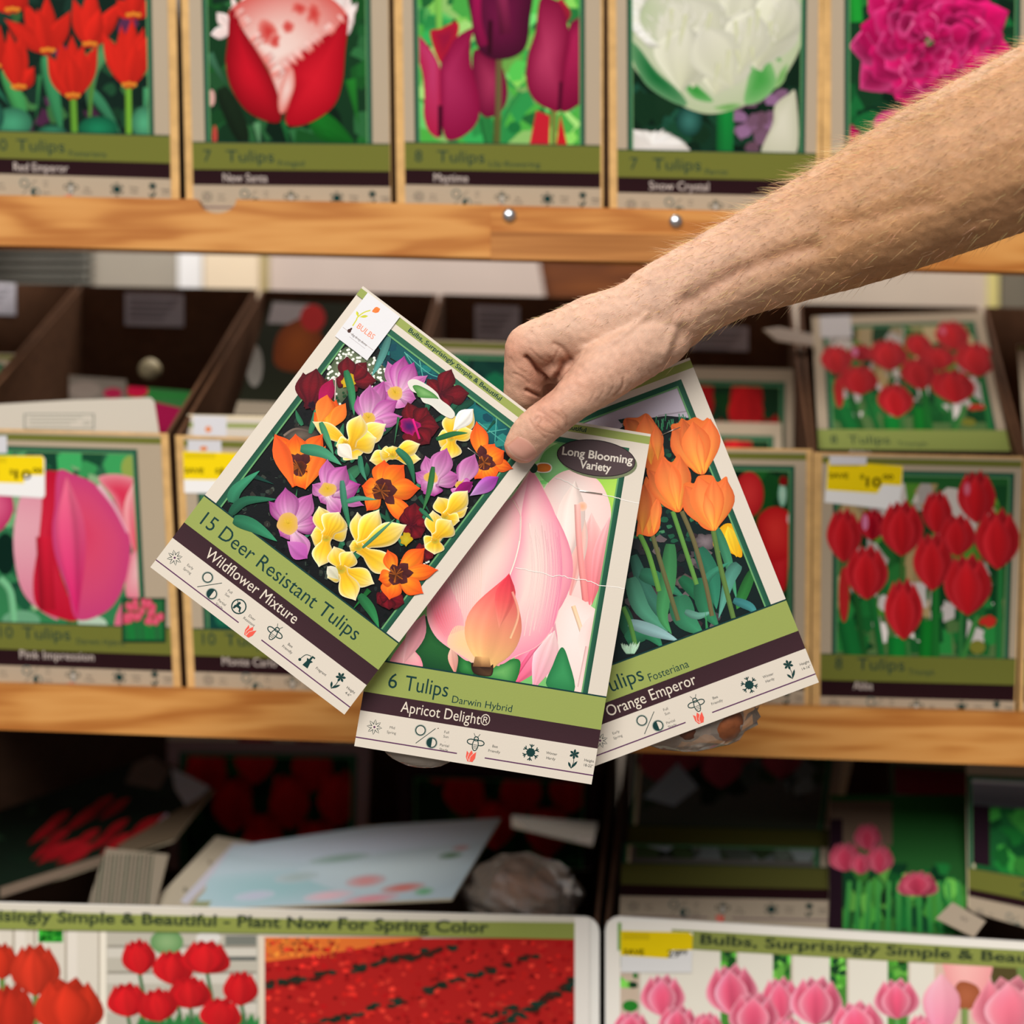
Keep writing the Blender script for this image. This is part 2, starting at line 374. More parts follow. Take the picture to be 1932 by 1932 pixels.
def layout(A, c, num=None, name=None, sub=None, fr=(26, 430), ink=1.0, bands=(169, 106, 69.6), icons=True, top=True, season=('Early', 'Spring'), kinds='fsbwh', height='14-16"', x0=40, txt=None, cream=None, green=GREENB, frame=FRAMEG, sub_x=None, headline=None, line=True):
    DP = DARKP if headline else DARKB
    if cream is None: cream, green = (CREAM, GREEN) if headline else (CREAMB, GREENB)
    W, H = c.W, c.H; g, d, e = bands; A.xf = c.xf; tf = H-33
    for q in ((0, g, fr[0], H), (fr[1], g, W, H), (0, tf, W, H), (0, 0, W, e)): A.rect(*q, cream)
    A.lay -= 3; fl = mul(frame, 1.25); lg = (104, 160, 104)
    A.rect(fr[0], g, fr[0]+10, tf, frame, fl, True); A.rect(fr[1]-10, g, fr[1], tf, fl, frame, True); A.rect(fr[0], tf-10, fr[1], tf, fl)
    A.rect(fr[0]+10, g, fr[0]+13, tf-10, lg); A.rect(fr[1]-13, g, fr[1]-10, tf-10, lg); A.rect(fr[0]+10, tf-13, fr[1]-10, tf-10, lg)
    if top: A.rect(0, H-20, W, H-5, green)
    A.rect(0, d, W, g, green); A.rect(0, g-1, W, g+2, INK)
    A.rect(0, e, W, d, DP, mul(DP, 0.92))
    if headline: A.text(headline[0], headline[1], H-16.5, headline[2], 12, INK, (1, 0), bold=True, raw_up=UP)
    for t in (txt or []): A.text(*t[:6], (1, 0), raw_up=UP, **(t[6] if len(t) > 6 else {}))
    if icons: draw_icons(A, c, kinds, season, height, line)
def circ(A, x, y, r, w, col, n=20):
    vs = []; fs = []
    for i in range(n):
        a = 2*math.pi*i/n; vs += [(x+(r-w/2)*math.cos(a), y+(r-w/2)*math.sin(a)), (x+(r+w/2)*math.cos(a), y+(r+w/2)*math.sin(a))]
    for i in range(n): j = (i+1) % n; fs.append((2*i, 2*i+1, 2*j+1, 2*j))
    A.raw(vs, fs, col)
def line_path(A, pts, w, col):
    vs = []; fs = []
    for i, p in enumerate(pts):
        a = pts[max(i-1, 0)]; b = pts[min(i+1, len(pts)-1)]; dx, dy = b[0]-a[0], b[1]-a[1]; L = math.hypot(dx, dy) or 1
        vs += [(p[0]-dy/L*w/2, p[1]+dx/L*w/2), (p[0]+dy/L*w/2, p[1]-dx/L*w/2)]
    for i in range(len(pts)-1): fs.append((2*i, 2*i+1, 2*i+3, 2*i+2))
    A.raw(vs, fs, col)
def small(A, x, y, rows, size=7.2, gap=9.5, col=(70, 72, 70)):
    for i, r in enumerate(rows): A.text(r, x, y-i*gap, None, size, col, (1, 0), raw_up=UP, center=True)
def ic_flower(A, x, y, season):
    pts = []
    for i in range(8):
        a0 = 2*math.pi*i/8
        for t, r in ((-.36, 5.5), (-.2, 10), (0, 14.5), (.2, 10), (.36, 5.5)): pts.append((x+r*math.cos(a0+t), y+r*math.sin(a0+t)))
    line_path(A, pts+[pts[0]], 1.1, INK); A.ell(x, y, 2.2, 2.2, PURP, n=8)
    small(A, x+34, y+2, season)
def ic_sun(A, x, y):
    for k, (cx, cy) in enumerate(((x, y+8), (x+25, y-12))):
        circ(A, cx, cy, 9, 2, INK); circ(A, cx, cy, 10.8, 1.2, (150, 160, 150))
        if k: A.fan([(cx+9*math.cos(R(90+15*i)), cy+9*math.sin(R(90+15*i))) for i in range(13)], INK, INK, (cx-.5, cy), smooth=False, rings=1)
    line_path(A, [(x-5, y-18), (x+28, y+16)], 1.3, INK)
    small(A, x+50, y+10, ['Full', 'Sun', '.', 'Partial', 'Shade'], gap=8.5)
def ic_bee(A, x, y):
    for sx in (-1, 1):
        pts = [(x+sx*(4+6*math.cos(a)*1.4+4), y+2+5*math.sin(a)-sx*0) for a in [2*math.pi*i/14 for i in range(15)]]
        line_path(A, pts, 2, INK); line_path(A, [(x+sx*2, y+12), (x+sx*6, y+19)], 1, INK)
    b = [(x+5.5*math.cos(a), y-3+11*math.sin(a)) for a in [2*math.pi*i/16 for i in range(17)]]
    A.raw(b[:-1], [tuple(range(16))], CREAM); line_path(A, b, 1.8, INK)
    for k in (-9, -6, -3): line_path(A, [(x-4.2, y+k), (x+4.2, y+k)], 1, INK)
    circ(A, x, y+9, 4, 2, INK, 12)
    small(A, x+38, y-2, ['Bee', 'Friendly'])
def ic_snow(A, x, y):
    A.ell(x, y, 9, 9, INK, n=6)
    for i in range(6):
        a = R(90+60*i); line_path(A, [(x, y), (x+16*math.cos(a), y+16*math.sin(a))], 2, INK)
        for s_ in (-.5, .5): line_path(A, [(x+11*math.cos(a), y+11*math.sin(a)), (x+11*math.cos(a)+6*math.cos(a+s_*1.6), y+11*math.sin(a)+6*math.sin(a+s_*1.6))], 1.8, INK)
    small(A, x+40, y+2, ['Winter', 'Hardy'])
def ic_height(A, x, y, h, dx=30):
    for i in range(6):
        a = R(90+60*i); A.petal((x, y+12), (x+10*math.cos(a), y+12+10*math.sin(a)), 5, INK, INK, nt=4, ns=2, streak=0, shade=0)
    line_path(A, [(x, y+8), (x+1, y-4), (x-2, y-16)], 1.2, INK)
    for t in ((-9, -4), (8, 0)): A.petal((x-2, y-16), (x+t[0], y+t[1]), 4.5, INK, INK, nt=4, ns=2, streak=0, shade=0)
    small(A, x+dx, y+2, ['Height', h])
def ic_deer(A, x, y):
    circ(A, x, y, 13.5, 2.4, INK)
    A.poly([(x-8, y-2), (x-3, y+2), (x+5, y+1), (x+8, y-8), (x+5, y-8), (x+3, y-3), (x-3, y-3), (x-5, y-9), (x-8, y-9)], INK)
    A.poly([(x-7, y), (x-4, y+9), (x, y+7), (x-2, y+1)], INK); line_path(A, [(x-10, y+9), (x+10, y-9)], 1.4, INK)
    small(A, x+33, y-4, ['Deer', 'Resistant'])
def ic_scent(A, x, y):
    A.poly([(x-6, y-13), (x+6, y-13), (x+4, y-2), (x+7, y+3), (x-7, y+3), (x-4, y-2)], INK); A.rect(x-2, y+3, x+2, y+9, INK); A.rect(x-1, y+9, x+6, y+12, INK)
    line_path(A, smooth_open([(x-2, y+10), (x-12, y+6), (x-16, y-6)]), 1.3, INK); A.ell(x-16, y-8, 3, 3, INK, n=8)
    small(A, x+30, y-4, ['Fragrant'])
def draw_icons(A, c, kinds, season, height, line=True):
    n = len(kinds)
    xs = {5: (32, 120, 228, 335, 418), 6: (26, 98, 178, 262, 346, 412)}[n]
    for k, x in zip(kinds, xs):
        if k == 'f': ic_flower(A, x, 42, season)
        elif k == 's': ic_sun(A, x, 42)
        elif k == 'b': ic_bee(A, x, 42)
        elif k == 'w': ic_snow(A, x, 42)
        elif k == 'd': ic_deer(A, x, 42)
        elif k == 'p': ic_scent(A, x, 40)
        elif k == 'h': ic_height(A, x, 40, height)
    if line:
        A.rect(0, 16.5, 196, 18.7, PURP); A.rect(250, 16.5, 460, 18.7, PURP)
        rc = (236, 92, 76); x = 223; y = 17
        A.poly([(x-9, y+9), (x-9, y-3), (x-5, y-11), (x+5, y-11), (x+9, y-3), (x+9, y+9), (x+4, y+4), (x, y+11), (x-4, y+4)], rc)
        line_path(A, [(x-4, y+5), (x-6, y-4), (x-2, y-10)], 1, CREAM); line_path(A, [(x+4, y+5), (x-1, y-2), (x-1, y-10)], 1, CREAM)
# ------------------------------------------------------------------ the place: floor, back wall, wooden rack
def flat_quad(name, a, b, c, d, col, mat, kind='structure'):
    m = MB(); m.slab([a, b, c, d], (0, 0.02, 0) if abs(Vector(a).y-Vector(c).y) < 1e-6 else (0, 0, -0.02), col)
    return tag(m.build(name, mat), kind=kind)
tag(flat_quad('floor', (-3, -1.5, 0), (3, -1.5, 0), (3, 2.4, 0), (-3, 2.4, 0), (128, 118, 106), M_PAINT), kind='structure')
tag(flat_quad('wall_back', (-3, 2.4, 0), (3, 2.4, 0), (3, 2.4, 3.2), (-3, 2.4, 3.2), (170, 160, 148), M_PAINT), kind='structure')
YB = 1.80
def back_panel(name, x0, x1, y0, y1, col, label, cat, Y=YB, mat=None, slant=0, th=0.012, louvre=0):
    m = MB()
    m.prism([P(x0, y0, Y), P(x1, y0, Y), P(x1+slant, y1, Y), P(x0, y1, Y)], (0, th, 0), col)
    o = m.build(name, mat or M_PAINT); tag(o, label, cat); return o
bp = thing('louvered_vent', P(90, 640, YB), 'grey louvered vent on the wall under the left end of the upper shelf', 'vent')
m = MB(); m.prism([P(-160, 430, YB), P(172, 430, YB), P(172, 700, YB), P(-160, 700, YB)], (0, .01, 0), (122, 118, 108)); m.build('backing', M_PAINT, bp)
for k in range(9):
    m = MB(); y = 440+k*16.5; m.slab([P(-155, y, YB-.004), P(168, y, YB-.004), P(168, y+10, YB-.016), P(-155, y+10, YB-.016)], (0, .003, .002), (112, 110, 102)); m.build('slat', M_PAINT, bp)
back_panel('wall_panel', 174, 334, 420, 720, (150, 142, 128), 'narrow grey panel between the vent and the white strip under the upper shelf', 'panel')
back_panel('white_strip', 336, 381, 420, 720, (226, 226, 226), 'white upright strip behind the rack left of the cream post', 'trim', Y=YB-.01)
back_panel('cream_post', 384, 488, 420, 720, (224, 205, 176), 'cream upright post behind the second middle-row carton', 'post', Y=YB-.02, th=.06)
back_panel('wall_panel', 490, 506, 420, 720, (190, 176, 120), 'thin yellowish edge strip right of the cream post', 'trim')
back_panel('wall_panel', 508, 1004, 420, 720, (188, 172, 162), 'wide grey panel with a slanted right end under the upper shelf', 'panel', slant=52)
back_panel('shelf_brace', 1000, 1340, 440, 720, (110, 60, 22), 'dark brown wooden brace behind the wrist under the upper shelf', 'brace', Y=YB+.02, mat=M_DARKWOOD, th=.03)
back_panel('wall_panel', 1344, 1862, 420, 720, (182, 168, 152), 'grey panel below the forearm under the upper shelf', 'panel')
back_panel('edge_strip', 1864, 1884, 420, 720, (196, 186, 118), 'yellow green upright strip near the right edge under the upper shelf', 'trim', Y=YB-.005)
back_panel('wall_panel', 1888, 2100, 420, 720, (104, 98, 84), 'dark grey panel at the far right under the upper shelf', 'panel')
YF = 1.222
rack = thing('display_rack', (0, 1.4, 0), 'varnished pine display rack holding the cartons of tulip packets', 'rack')
def board(name, top, bot, mat, notch=None, th=.017, bevel=.0015):   # face board traced along its top and bottom edge
    pts = [P(x, y, YF) for x, y in top]
    if notch:
        nx, ny, r = notch; out = []
        for i, (x, y) in enumerate(top):
            out.append((x, y))
            if i+1 < len(top) and x < nx < top[i+1][0]:
                out += [(nx-r*math.cos(math.pi*k/12), ny+r*.74*math.sin(math.pi*k/12)) for k in range(13)]
        pts = [P(x, y, YF) for x, y in out]
    pts += [P(x, y, YF) for x, y in reversed(bot)]
    m = MB(); m.prism(pts, (0, th, 0), (200, 140, 80)); return m.build(name, mat, rack, bevel=0)
board('shelf_lip', [(-420, 359), (2350, 420)], [(-420, 452), (2350, 524)], M_WOOD, notch=(410, 376, 36))
board('shelf_lip', [(-420, 1279), (2350, 1358)], [(-420, 1362), (2350, 1460)], M_WOOD)
m = MB(); m.slab([P(926, 436, YF-.004), P(1700, 452, YF-.004), P(1700, 502, YF-.004), P(926, 489, YF-.004)], (0, .0038, 0), (180, 120, 60)); m.build('splice_plate', M_WOOD2, rack)
m = MB(); m.slab([P(926, 394, YF-.002), P(1700, 411, YF-.002), P(1700, 452, YF-.002), P(926, 436, YF-.002)], (0, .0018, 0), (200, 140, 80)); m.build('splice_plate', M_WOOD, rack)
for sx, sy in ((961, 407), (1275, 418)):
    m = MB(); c = P(sx, sy, YF-.002)
    prof = [(0, .0042), (.0022, .004), (.0042, .003), (.0056, .0014), (.006, 0)]; vs = []; fs = []; n = 16
    for r_, h in prof: vs += [(c.x+r_*math.cos(2*math.pi*k/n), c.y-h, c.z+r_*math.sin(2*math.pi*k/n)) for k in range(n)]
    for i in range(len(prof)-1):
        for k in range(n): fs.append((i*n+k, i*n+(k+1) % n, (i+1)*n+(k+1) % n, (i+1)*n+k))
    m.add(vs, fs, (200, 200, 200)); m.build('screw', M_ZINC, rack, smooth=True)
def shelf(y_l, y_r, depth, th=.012):                    # flat shelf behind its lip
    a = P(-420, y_l, YF+.018); b = P(2350, y_r, YF+.018)
    m = MB(); m.slab([a, b, b+Vector((0, depth, 0)), a+Vector((0, depth, 0))], (0, 0, -th), (200, 140, 80)); m.build('shelf_panel', M_WOOD, rack)
SHELF_T = (381, 443); SHELF_M = (1296, 1379)
shelf(*SHELF_T, .14); shelf(*SHELF_M, .40)
m = MB(); m.box((-.62, 1.19, .55), (.62, 1.72, .572), (200, 140, 80)); m.build('shelf_panel', M_WOOD, rack)
for x in (-.64, .64):
    for y in (1.19, 1.70):
        m = MB(); m.box((x-.02, y, 0.0), (x+.02, y+.04, 1.75), (200, 140, 80)); m.build('post', M_WOOD, rack)
    m = MB(); m.box((x-.018, 1.23, 1.39), (x+.018, 1.70, 1.43), (200, 140, 80)); m.build('side_rail', M_WOOD, rack)
    m = MB(); m.box((x-.018, 1.23, .99), (x+.018, 1.70, 1.03), (200, 140, 80)); m.build('side_rail', M_WOOD, rack)
# ------------------------------------------------------------------ cartons
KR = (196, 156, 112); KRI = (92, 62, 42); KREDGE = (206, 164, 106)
def wall_slab(m, a, b, c, d, th, col): m.slab([a, b, c, d], th, col)
def carton(card, A, label, ml, mr, mt, backs, YB_=1.47, group=None, front=1.24, dep_right=True):
    """backs: ((left back x,y),(right back x,y)) photo pixels of the back top corners; sides slope from the low front up to them."""
    BL, BR, TR, TL = card.outline((ml, mr, 0, mt))
    fl, fr_, bl, br = P(*TL, front), P(*TR, front), P(*BL, front), P(*BR, front)
    t = thing('display_carton', (bl+br)/2, label, 'carton', group)
    kl, kr = P(*backs[0], YB_), P(*backs[1], YB_)
    zb = min(bl.z, br.z)+.001; th = .003
    m = MB(); m.slab([bl, br, fr_, fl], (0, th, 0), KREDGE)
    m.build('front_panel', M_KRAFT, t)
    zback = Vector((kl.x, kl.y, zb)); zbackr = Vector((kr.x, kr.y, zb))
    y_ = Vector((0, th+.0002, 0))
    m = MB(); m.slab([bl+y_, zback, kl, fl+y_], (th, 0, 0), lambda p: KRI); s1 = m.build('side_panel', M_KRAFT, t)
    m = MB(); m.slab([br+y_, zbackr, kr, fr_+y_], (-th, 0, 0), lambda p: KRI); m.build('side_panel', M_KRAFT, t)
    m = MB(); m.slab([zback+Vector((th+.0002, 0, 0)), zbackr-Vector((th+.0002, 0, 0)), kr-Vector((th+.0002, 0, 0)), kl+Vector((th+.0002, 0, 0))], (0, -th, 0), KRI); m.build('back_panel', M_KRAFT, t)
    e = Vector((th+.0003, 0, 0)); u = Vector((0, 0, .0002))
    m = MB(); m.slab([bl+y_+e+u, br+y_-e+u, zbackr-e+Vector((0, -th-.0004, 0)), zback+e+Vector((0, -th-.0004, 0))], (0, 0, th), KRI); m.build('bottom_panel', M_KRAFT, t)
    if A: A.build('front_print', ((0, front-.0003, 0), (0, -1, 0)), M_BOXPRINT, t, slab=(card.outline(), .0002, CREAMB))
    return t
def bg(A, c, col, col2=None):
    A.xf = c.xf; A.rect(20, 60, c.W-20, c.H-20, col, col2 or col)
def fuzz(A, c, n, r, cols, box=None, jag=.5, flat=1):
    A.xf = c.xf; A.blobs(n, box or (30, 165, 428, c.H-34), r, cols, jag, flat)
def title(num, rest, sub, name, x=30, sub_after=None, nw=None, size=40, sx=None):
    t = [(num, x, 124, None, 40, INK), (rest, x+52, 124, 112, 40, INK)]
    if sub: t.append((sub, sx or x+174, 116, len(sub)*8.6, 19, INK))
    t.append((name, x+44, 78, nw or len(name)*11.5, 28, (216, 200, 190)))
    return t
TOPG = 'upper row of tulip cartons'; MIDG = 'middle row of tulip cartons'
# ---- upper row, first: red pointed tulips
c = Card((-50, 383), (323, 395), (-66, -112), (314, -105)); A = Art(11)
bg(A, c, (18, 38, 30)); X = crop(0, 0, 2.542)
fuzz(A, c, 60, 26, [(30, 70, 45), (24, 50, 40), (60, 110, 60), (12, 26, 22), (80, 40, 70)])
A.xf = X
for L in [((20, 330), (90, 500), (130, 655), 74, (70, 160, 88)), ((215, 270), (260, 470), (300, 655), 66, (60, 145, 92)), ((190, 360), (170, 600), 40, (50, 120, 70)), ((430, 430), (500, 520), (580, 645), 52, (58, 132, 92)),
          ((520, 220), (440, 330), (430, 540), 80, (84, 146, 92)), ((700, 420), (690, 640), 50, (70, 150, 100)), ((-40, 400), (60, 520), 60, (40, 110, 80))]:
    A.stroke(L[:-2], L[-2], L[-1], mul(L[-1], .8), leaf=True)
for e in [(60, 590, 95, 75, (64, 140, 104)), (470, 615, 95, 58, (24, 112, 76)), (690, 590, 60, 80, (74, 150, 110)), (250, 640, 70, 40, (50, 120, 90)), (-60, 560, 80, 90, (40, 100, 80))]:
    A.ell(e[0], e[1], e[2], e[3], mul(e[4], .75), mul(e[4], 1.15))
A.stroke([(350, 460), (358, 670)], 32, (96, 150, 48)); A.stroke([(615, 410), (618, 670)], 30, (110, 165, 50)); A.stroke([(440, 400), (430, 560)], 18, (80, 130, 50))
RD = (222, 40, 28)
def starry(base, tips, w=70, col=RD):
    for tp in tips: A.petal(base, tp, w, mul(col, .82), col, mul(col, .88), peak=.45, w0=.35)
    for k in (-1, 0, 1): A.ell(base[0]+k*24, base[1]-14-4*(k == 0), 13, 10, (226, 140, 44))
starry((430, 225), [(350, -10), (440, -90), (590, 0), (520, 90), (480, 40)], 90)
starry((230, 255), [(110, 0), (225, -30), (340, 50), (20, 90), (180, 40)], 90)
starry((640, 85), [(560, 0), (715, 0), (650, -90)], 90); starry((60, 60), [(-20, -60), (110, -70), (60, -90)], 110)
starry((90, 430), [(0, 170), (100, 150), (165, 320), (40, 140)], 84); starry((-30, 330), [(-80, 100), (0, 120), (-30, 60)], 80)
starry((620, 420), [(490, 150), (580, 120), (635, 80), (690, 130), (728, 150), (650, 200)], 96)
starry((350, 472), [(225, 260), (285, 190), (345, 165), (470, 215), (400, 210), (330, 250)], 100)
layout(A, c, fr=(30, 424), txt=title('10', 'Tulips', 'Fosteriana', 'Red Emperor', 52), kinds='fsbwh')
carton(c, A, 'carton printed with pointed red tulips in green leaves, leftmost on the upper shelf', 12, 20, 12, ((-30, 150), (300, 155)), 1.37, TOPG)
# ---- second: red tulip with white fringe
c = Card((366, 405), (737, 409), (354, -102), (731, -98)); A = Art(12); bg(A, c, (20, 48, 30), (24, 66, 34))
fuzz(A, c, 70, 40, [(28, 80, 40), (16, 40, 26), (30, 96, 40), (44, 100, 56)])
A.xf = crop(0, 0, 2.542)
for L in [((1500, 560), (1600, 640), (1720, 720), 120, (24, 112, 34)), ((1680, 380), (1720, 600), 100, (34, 120, 40)), ((1000, 260), (1080, 400), 90, (60, 110, 80)), ((1060, 420), (1150, 620), (1180, 720), 90, (24, 40, 24)), ((1230, 590), (1250, 720), 70, (96, 150, 104)), ((1360, 580), (1390, 720), 60, (30, 100, 50)), ((1560, 640), (1700, 700), 80, (20, 100, 30))]:
    A.stroke(L[:-2], L[-2], L[-1], mul(L[-1], .75), leaf=True)
A.ell(1015, 470, 16, 40, (220, 170, 160)); A.ell(1030, 650, 12, 50, (190, 70, 60))
W_ = (238, 208, 202)
for k in range(70):
    t = A.rnd.random(); bx = 1090+t*580; by = 60-120*math.sin(t*3.1)+A.rnd.uniform(0, 60)
    A.petal((bx, by+40), (bx+A.rnd.uniform(-70, 70), by-A.rnd.uniform(30, 110)), 26, W_, (246, 230, 226), nt=4, ns=2)
for q in ((1010, 165), (1040, 60), (1700, 75), (1640, 30), (1690, 130)): A.petal((1120 if q[0] < 1200 else 1620, 150), q, 60, W_, (245, 226, 222))
A.fan([(1095, 60), (1300, -60), (1500, -60), (1665, 70), (1600, 180), (1430, 280), (1380, 340), (1405, 450), (1350, 545), (1290, 340), (1190, 200)], (214, 90, 84), (246, 222, 214), (1340, 100), mid=(240, 200, 190))
for q in ((1290, 150, 46, 60), (1380, 130, 30, 36), (1505, 66, 34, 56), (1320, 200, 24, 40), (1440, 40, 40, 30)): A.ell(*q, (232, 150, 140), (206, 56, 52), jag=.3, n=14)
A.fan([(1108, 40), (1092, 200), (1083, 300), (1108, 420), (1180, 528), (1280, 582), (1345, 578), (1338, 470), (1300, 370), (1230, 240), (1170, 150)], (140, 8, 22), (206, 20, 40), (1190, 340))
A.fan([(1670, 70), (1655, 250), (1642, 390), (1602, 505), (1505, 580), (1405, 606), (1368, 570), (1402, 440), (1380, 345), (1430, 265), (1530, 190), (1610, 140)], (170, 10, 28), (214, 26, 44), (1510, 380))
A.fan([(1370, 350), (1405, 330), (1410, 430), (1350, 545), (1335, 470)], (226, 130, 120), (244, 214, 206), (1375, 430))
for k in range(40):
    t = A.rnd.random(); x = 1120+t*200 if k % 2 else 1660-t*270; y = (60+t*t*0+t*300) if k % 2 else 90+t*230
    A.petal((x, y+25), (x+(50 if k % 2 else -40), y-20), 20, (226, 110, 100), (246, 220, 214), nt=4, ns=2)
layout(A, c, fr=(30, 420), txt=title('7', 'Tulips', 'Fringed', 'New Santa', 26), kinds='fsbwh')
carton(c, A, 'carton printed with one red tulip edged in white fringe, on the upper shelf', 18, 2, 12, ((330, 155), (640, 160)), 1.37, TOPG)
# ---- third: dark magenta tulips
c = Card((765, 404), (1133, 411), (758, -100), (1133, -95)); A = Art(13); bg(A, c, (80, 180, 70))
fuzz(A, c, 110, 36, [(84, 190, 80), (130, 200, 90), (50, 160, 80), (110, 210, 110), (40, 120, 60), (160, 215, 120)])
A.xf = crop(720, 0, 3.116)
for L in [((820, 540), (720, 700), (700, 860), 30, (50, 140, 70)), ((600, 690), (640, 870), 60, (40, 120, 60)), ((330, -100), (340, 200), 40, (120, 190, 80))]: A.stroke(L[:-2], L[-2], L[-1])
A.ell(780, 750, 40, 36, (30, 120, 60)); A.ell(420, 850, 40, 30, (40, 130, 70))
A.poly([(910, 650), (865, 870), (985, 870), (990, 680)], (200, 34, 50)); A.poly([(1050, 670), (1095, 870), (1025, 870)], (206, 30, 40))
A.stroke([(690, 330), (675, 880)], 40, (104, 104, 52), (86, 92, 44)); A.stroke([(1015, 640), (1010, 880)], 30, (120, 130, 60))
MG = (158, 24, 76)
A.fan([(540, 300), (650, 335), (720, 420), (740, 560), (700, 660), (600, 685), (545, 560)], (110, 12, 50), (168, 50, 88), (640, 480)); A.stroke([(690, 340), (685, 690)], 36, (104, 92, 56))
A.fan([(525, -120), (528, 120), (560, 270), (620, 335), (700, 352), (790, 330), (850, 270), (872, 120), (865, -120)], (66, 14, 40), (112, 22, 66), (700, 100))
A.stroke([(555, -60), (560, 120), (600, 270)], 60, (160, 20, 80), (120, 16, 60)); A.stroke([(700, -60), (730, 200)], 70, (140, 40, 80), (90, 20, 50)); A.stroke([(640, 120), (635, 320)], 24, (50, 10, 26))
A.fan([(285, 195), (345, 168), (440, 128), (452, 190), (400, 300), (345, 370)], (190, 30, 50), (150, 20, 60))
A.fan([(132, 168), (230, 218), (330, 360), (352, 500), (345, 660), (345, 805), (280, 775), (248, 680), (250, 560), (238, 430), (190, 280)], (178, 30, 70), (196, 60, 110), (290, 500))
A.fan([(540, 165), (440, 218), (390, 300), (345, 395), (350, 650), (372, 805), (435, 822), (520, 772), (572, 690), (570, 560), (530, 400), (522, 260)], (140, 14, 62), (176, 44, 92), (440, 520))
A.stroke([(345, 620), (345, 800)], 26, (60, 8, 30))
A.petal((1010, 200), (1060, -10), 150, (120, 20, 50), (190, 40, 60))
A.fan([(930, 0), (1000, -10), (1060, 40), (1100, 200), (1075, 420), (1060, 640), (975, 640), (890, 580), (850, 480), (858, 330), (905, 180)], (130, 14, 56), (188, 60, 100), (970, 330))
A.fan([(1252, 24), (1200, 170), (1204, 300), (1198, 560), (1150, 622), (1058, 655), (1050, 500), (1080, 300), (1105, 150), (1160, 100)], (120, 12, 52), (176, 34, 84), (1130, 380))
A.stroke([(1055, 480), (1045, 650)], 20, (70, 8, 34))
layout(A, c, fr=(24, 424), txt=title('8', 'Tulips', 'Lily-flowering', 'Maytime', 24), kinds='fsbwh')
carton(c, A, 'carton printed with dark magenta tulips on bright green, middle of the upper shelf', 20, 6, 12, ((660, 160), (980, 165)), 1.37, TOPG)
# ---- fourth: white parrot tulip
c = Card((1165, 420), (1538, 428), (1162, -92), (1545, -85)); A = Art(14); bg(A, c, (14, 38, 24))
fuzz(A, c, 80, 34, [(16, 44, 26), (10, 30, 20), (24, 66, 44), (30, 80, 60), (20, 50, 30)])
A.xf = crop(1130, 0, 2.409)
A.ell(410, 550, 60, 70, (20, 60, 50), (60, 120, 110)); A.ell(200, 20, 60, 60, (70, 60, 50))
for k in range(26): A.ell(A.rnd.uniform(620, 850), A.rnd.uniform(430, 690), 34, 30, mixc((150, 110, 150), (104, 74, 90), A.rnd.random()), n=8, jag=.3)
A.fan([(740, 705), (790, 560), (800, 480), (860, 430), (895, 430), (895, 705)], (196, 196, 170), (222, 220, 200))
A.fan([(150, 600), (230, 598), (320, 612), (370, 640), (405, 700), (150, 705)], (220, 214, 206), (236, 230, 224))
for k in range(22): A.petal((240, 660), (150+k*12, 590+A.rnd.uniform(-8, 26)+max(0, k-12)*7), 24, (230, 224, 218), (240, 236, 230), nt=3, ns=2)
A.stroke([(575, 500), (572, 710)], 76, (20, 130, 54), (22, 110, 50))
A.fan([(160, -120), (190, 30), (118, 180), (150, 290), (215, 375), (300, 430), (400, 492), (500, 518), (600, 502), (700, 462), (790, 410), (862, 320), (922, 190), (945, 0), (940, -120)], (186, 200, 160), (220, 218, 200), (520, 120), mid=(214, 214, 192))
for q in [([(140, 190), (185, 220), (260, 320), (370, 420), (400, 480), (330, 462), (220, 390), (160, 290)], (20, 104, 50)), ([(395, 335), (440, 380), (520, 460), (440, 452), (392, 400)], (50, 150, 56)), ([(715, 225), (760, 250), (800, 330), (800, 400), (730, 462), (662, 470), (672, 380)], (70, 160, 70)), ([(760, 190), (800, 220), (830, 280), (790, 260)], (60, 150, 60)), ([(930, 20), (945, 100), (880, 170), (890, 120)], (60, 150, 60)), ([(860, 290), (840, 370), (800, 400), (820, 330)], (110, 170, 90)), ([(520, 490), (600, 470), (650, 478), (590, 505)], (110, 170, 90))]:
    A.fan(q[0], mixc(q[1], (210, 220, 180), .45), q[1])
for k in range(15):
    x = A.rnd.uniform(280, 780); y = A.rnd.uniform(60, 330); A.petal((x, y+110), (x+A.rnd.uniform(-140, 140), y-A.rnd.uniform(120, 200)), A.rnd.uniform(220, 300), (206, 208, 176), (222, 220, 204), (216, 216, 196), streak=.05, nt=10, ns=8)
for k in range(40): x = A.rnd.uniform(200, 860); y = A.rnd.uniform(-60, 200); A.stroke([(x, y), (x+A.rnd.uniform(-40, 40), y-A.rnd.uniform(20, 60))], 10, (224, 222, 206), (232, 230, 220), w1=2)
for k in range(14): x = A.rnd.uniform(300, 800); y = A.rnd.uniform(0, 300); A.stroke([(x, y), (x+A.rnd.uniform(-20, 20), y+A.rnd.uniform(60, 120))], 22, (212, 214, 178), (206, 210, 170), w1=4)
for k in range(30):
    t = k/29; x = 190-80*math.sin(t*3.1)+t*20; y = -60+t*250; A.petal((x+70, y+20), (x, y), 36, (228, 228, 212), (238, 236, 226), nt=3, ns=2)
layout(A, c, fr=(24, 434), txt=title('7', 'Tulips', 'Parrot', 'Snow Crystal', 30), kinds='fsbwh')
carton(c, A, 'carton printed with one white and green parrot tulip, on the upper shelf behind the forearm', 18, 11, 12, ((1010, 165), (1320, 170)), 1.37, TOPG)
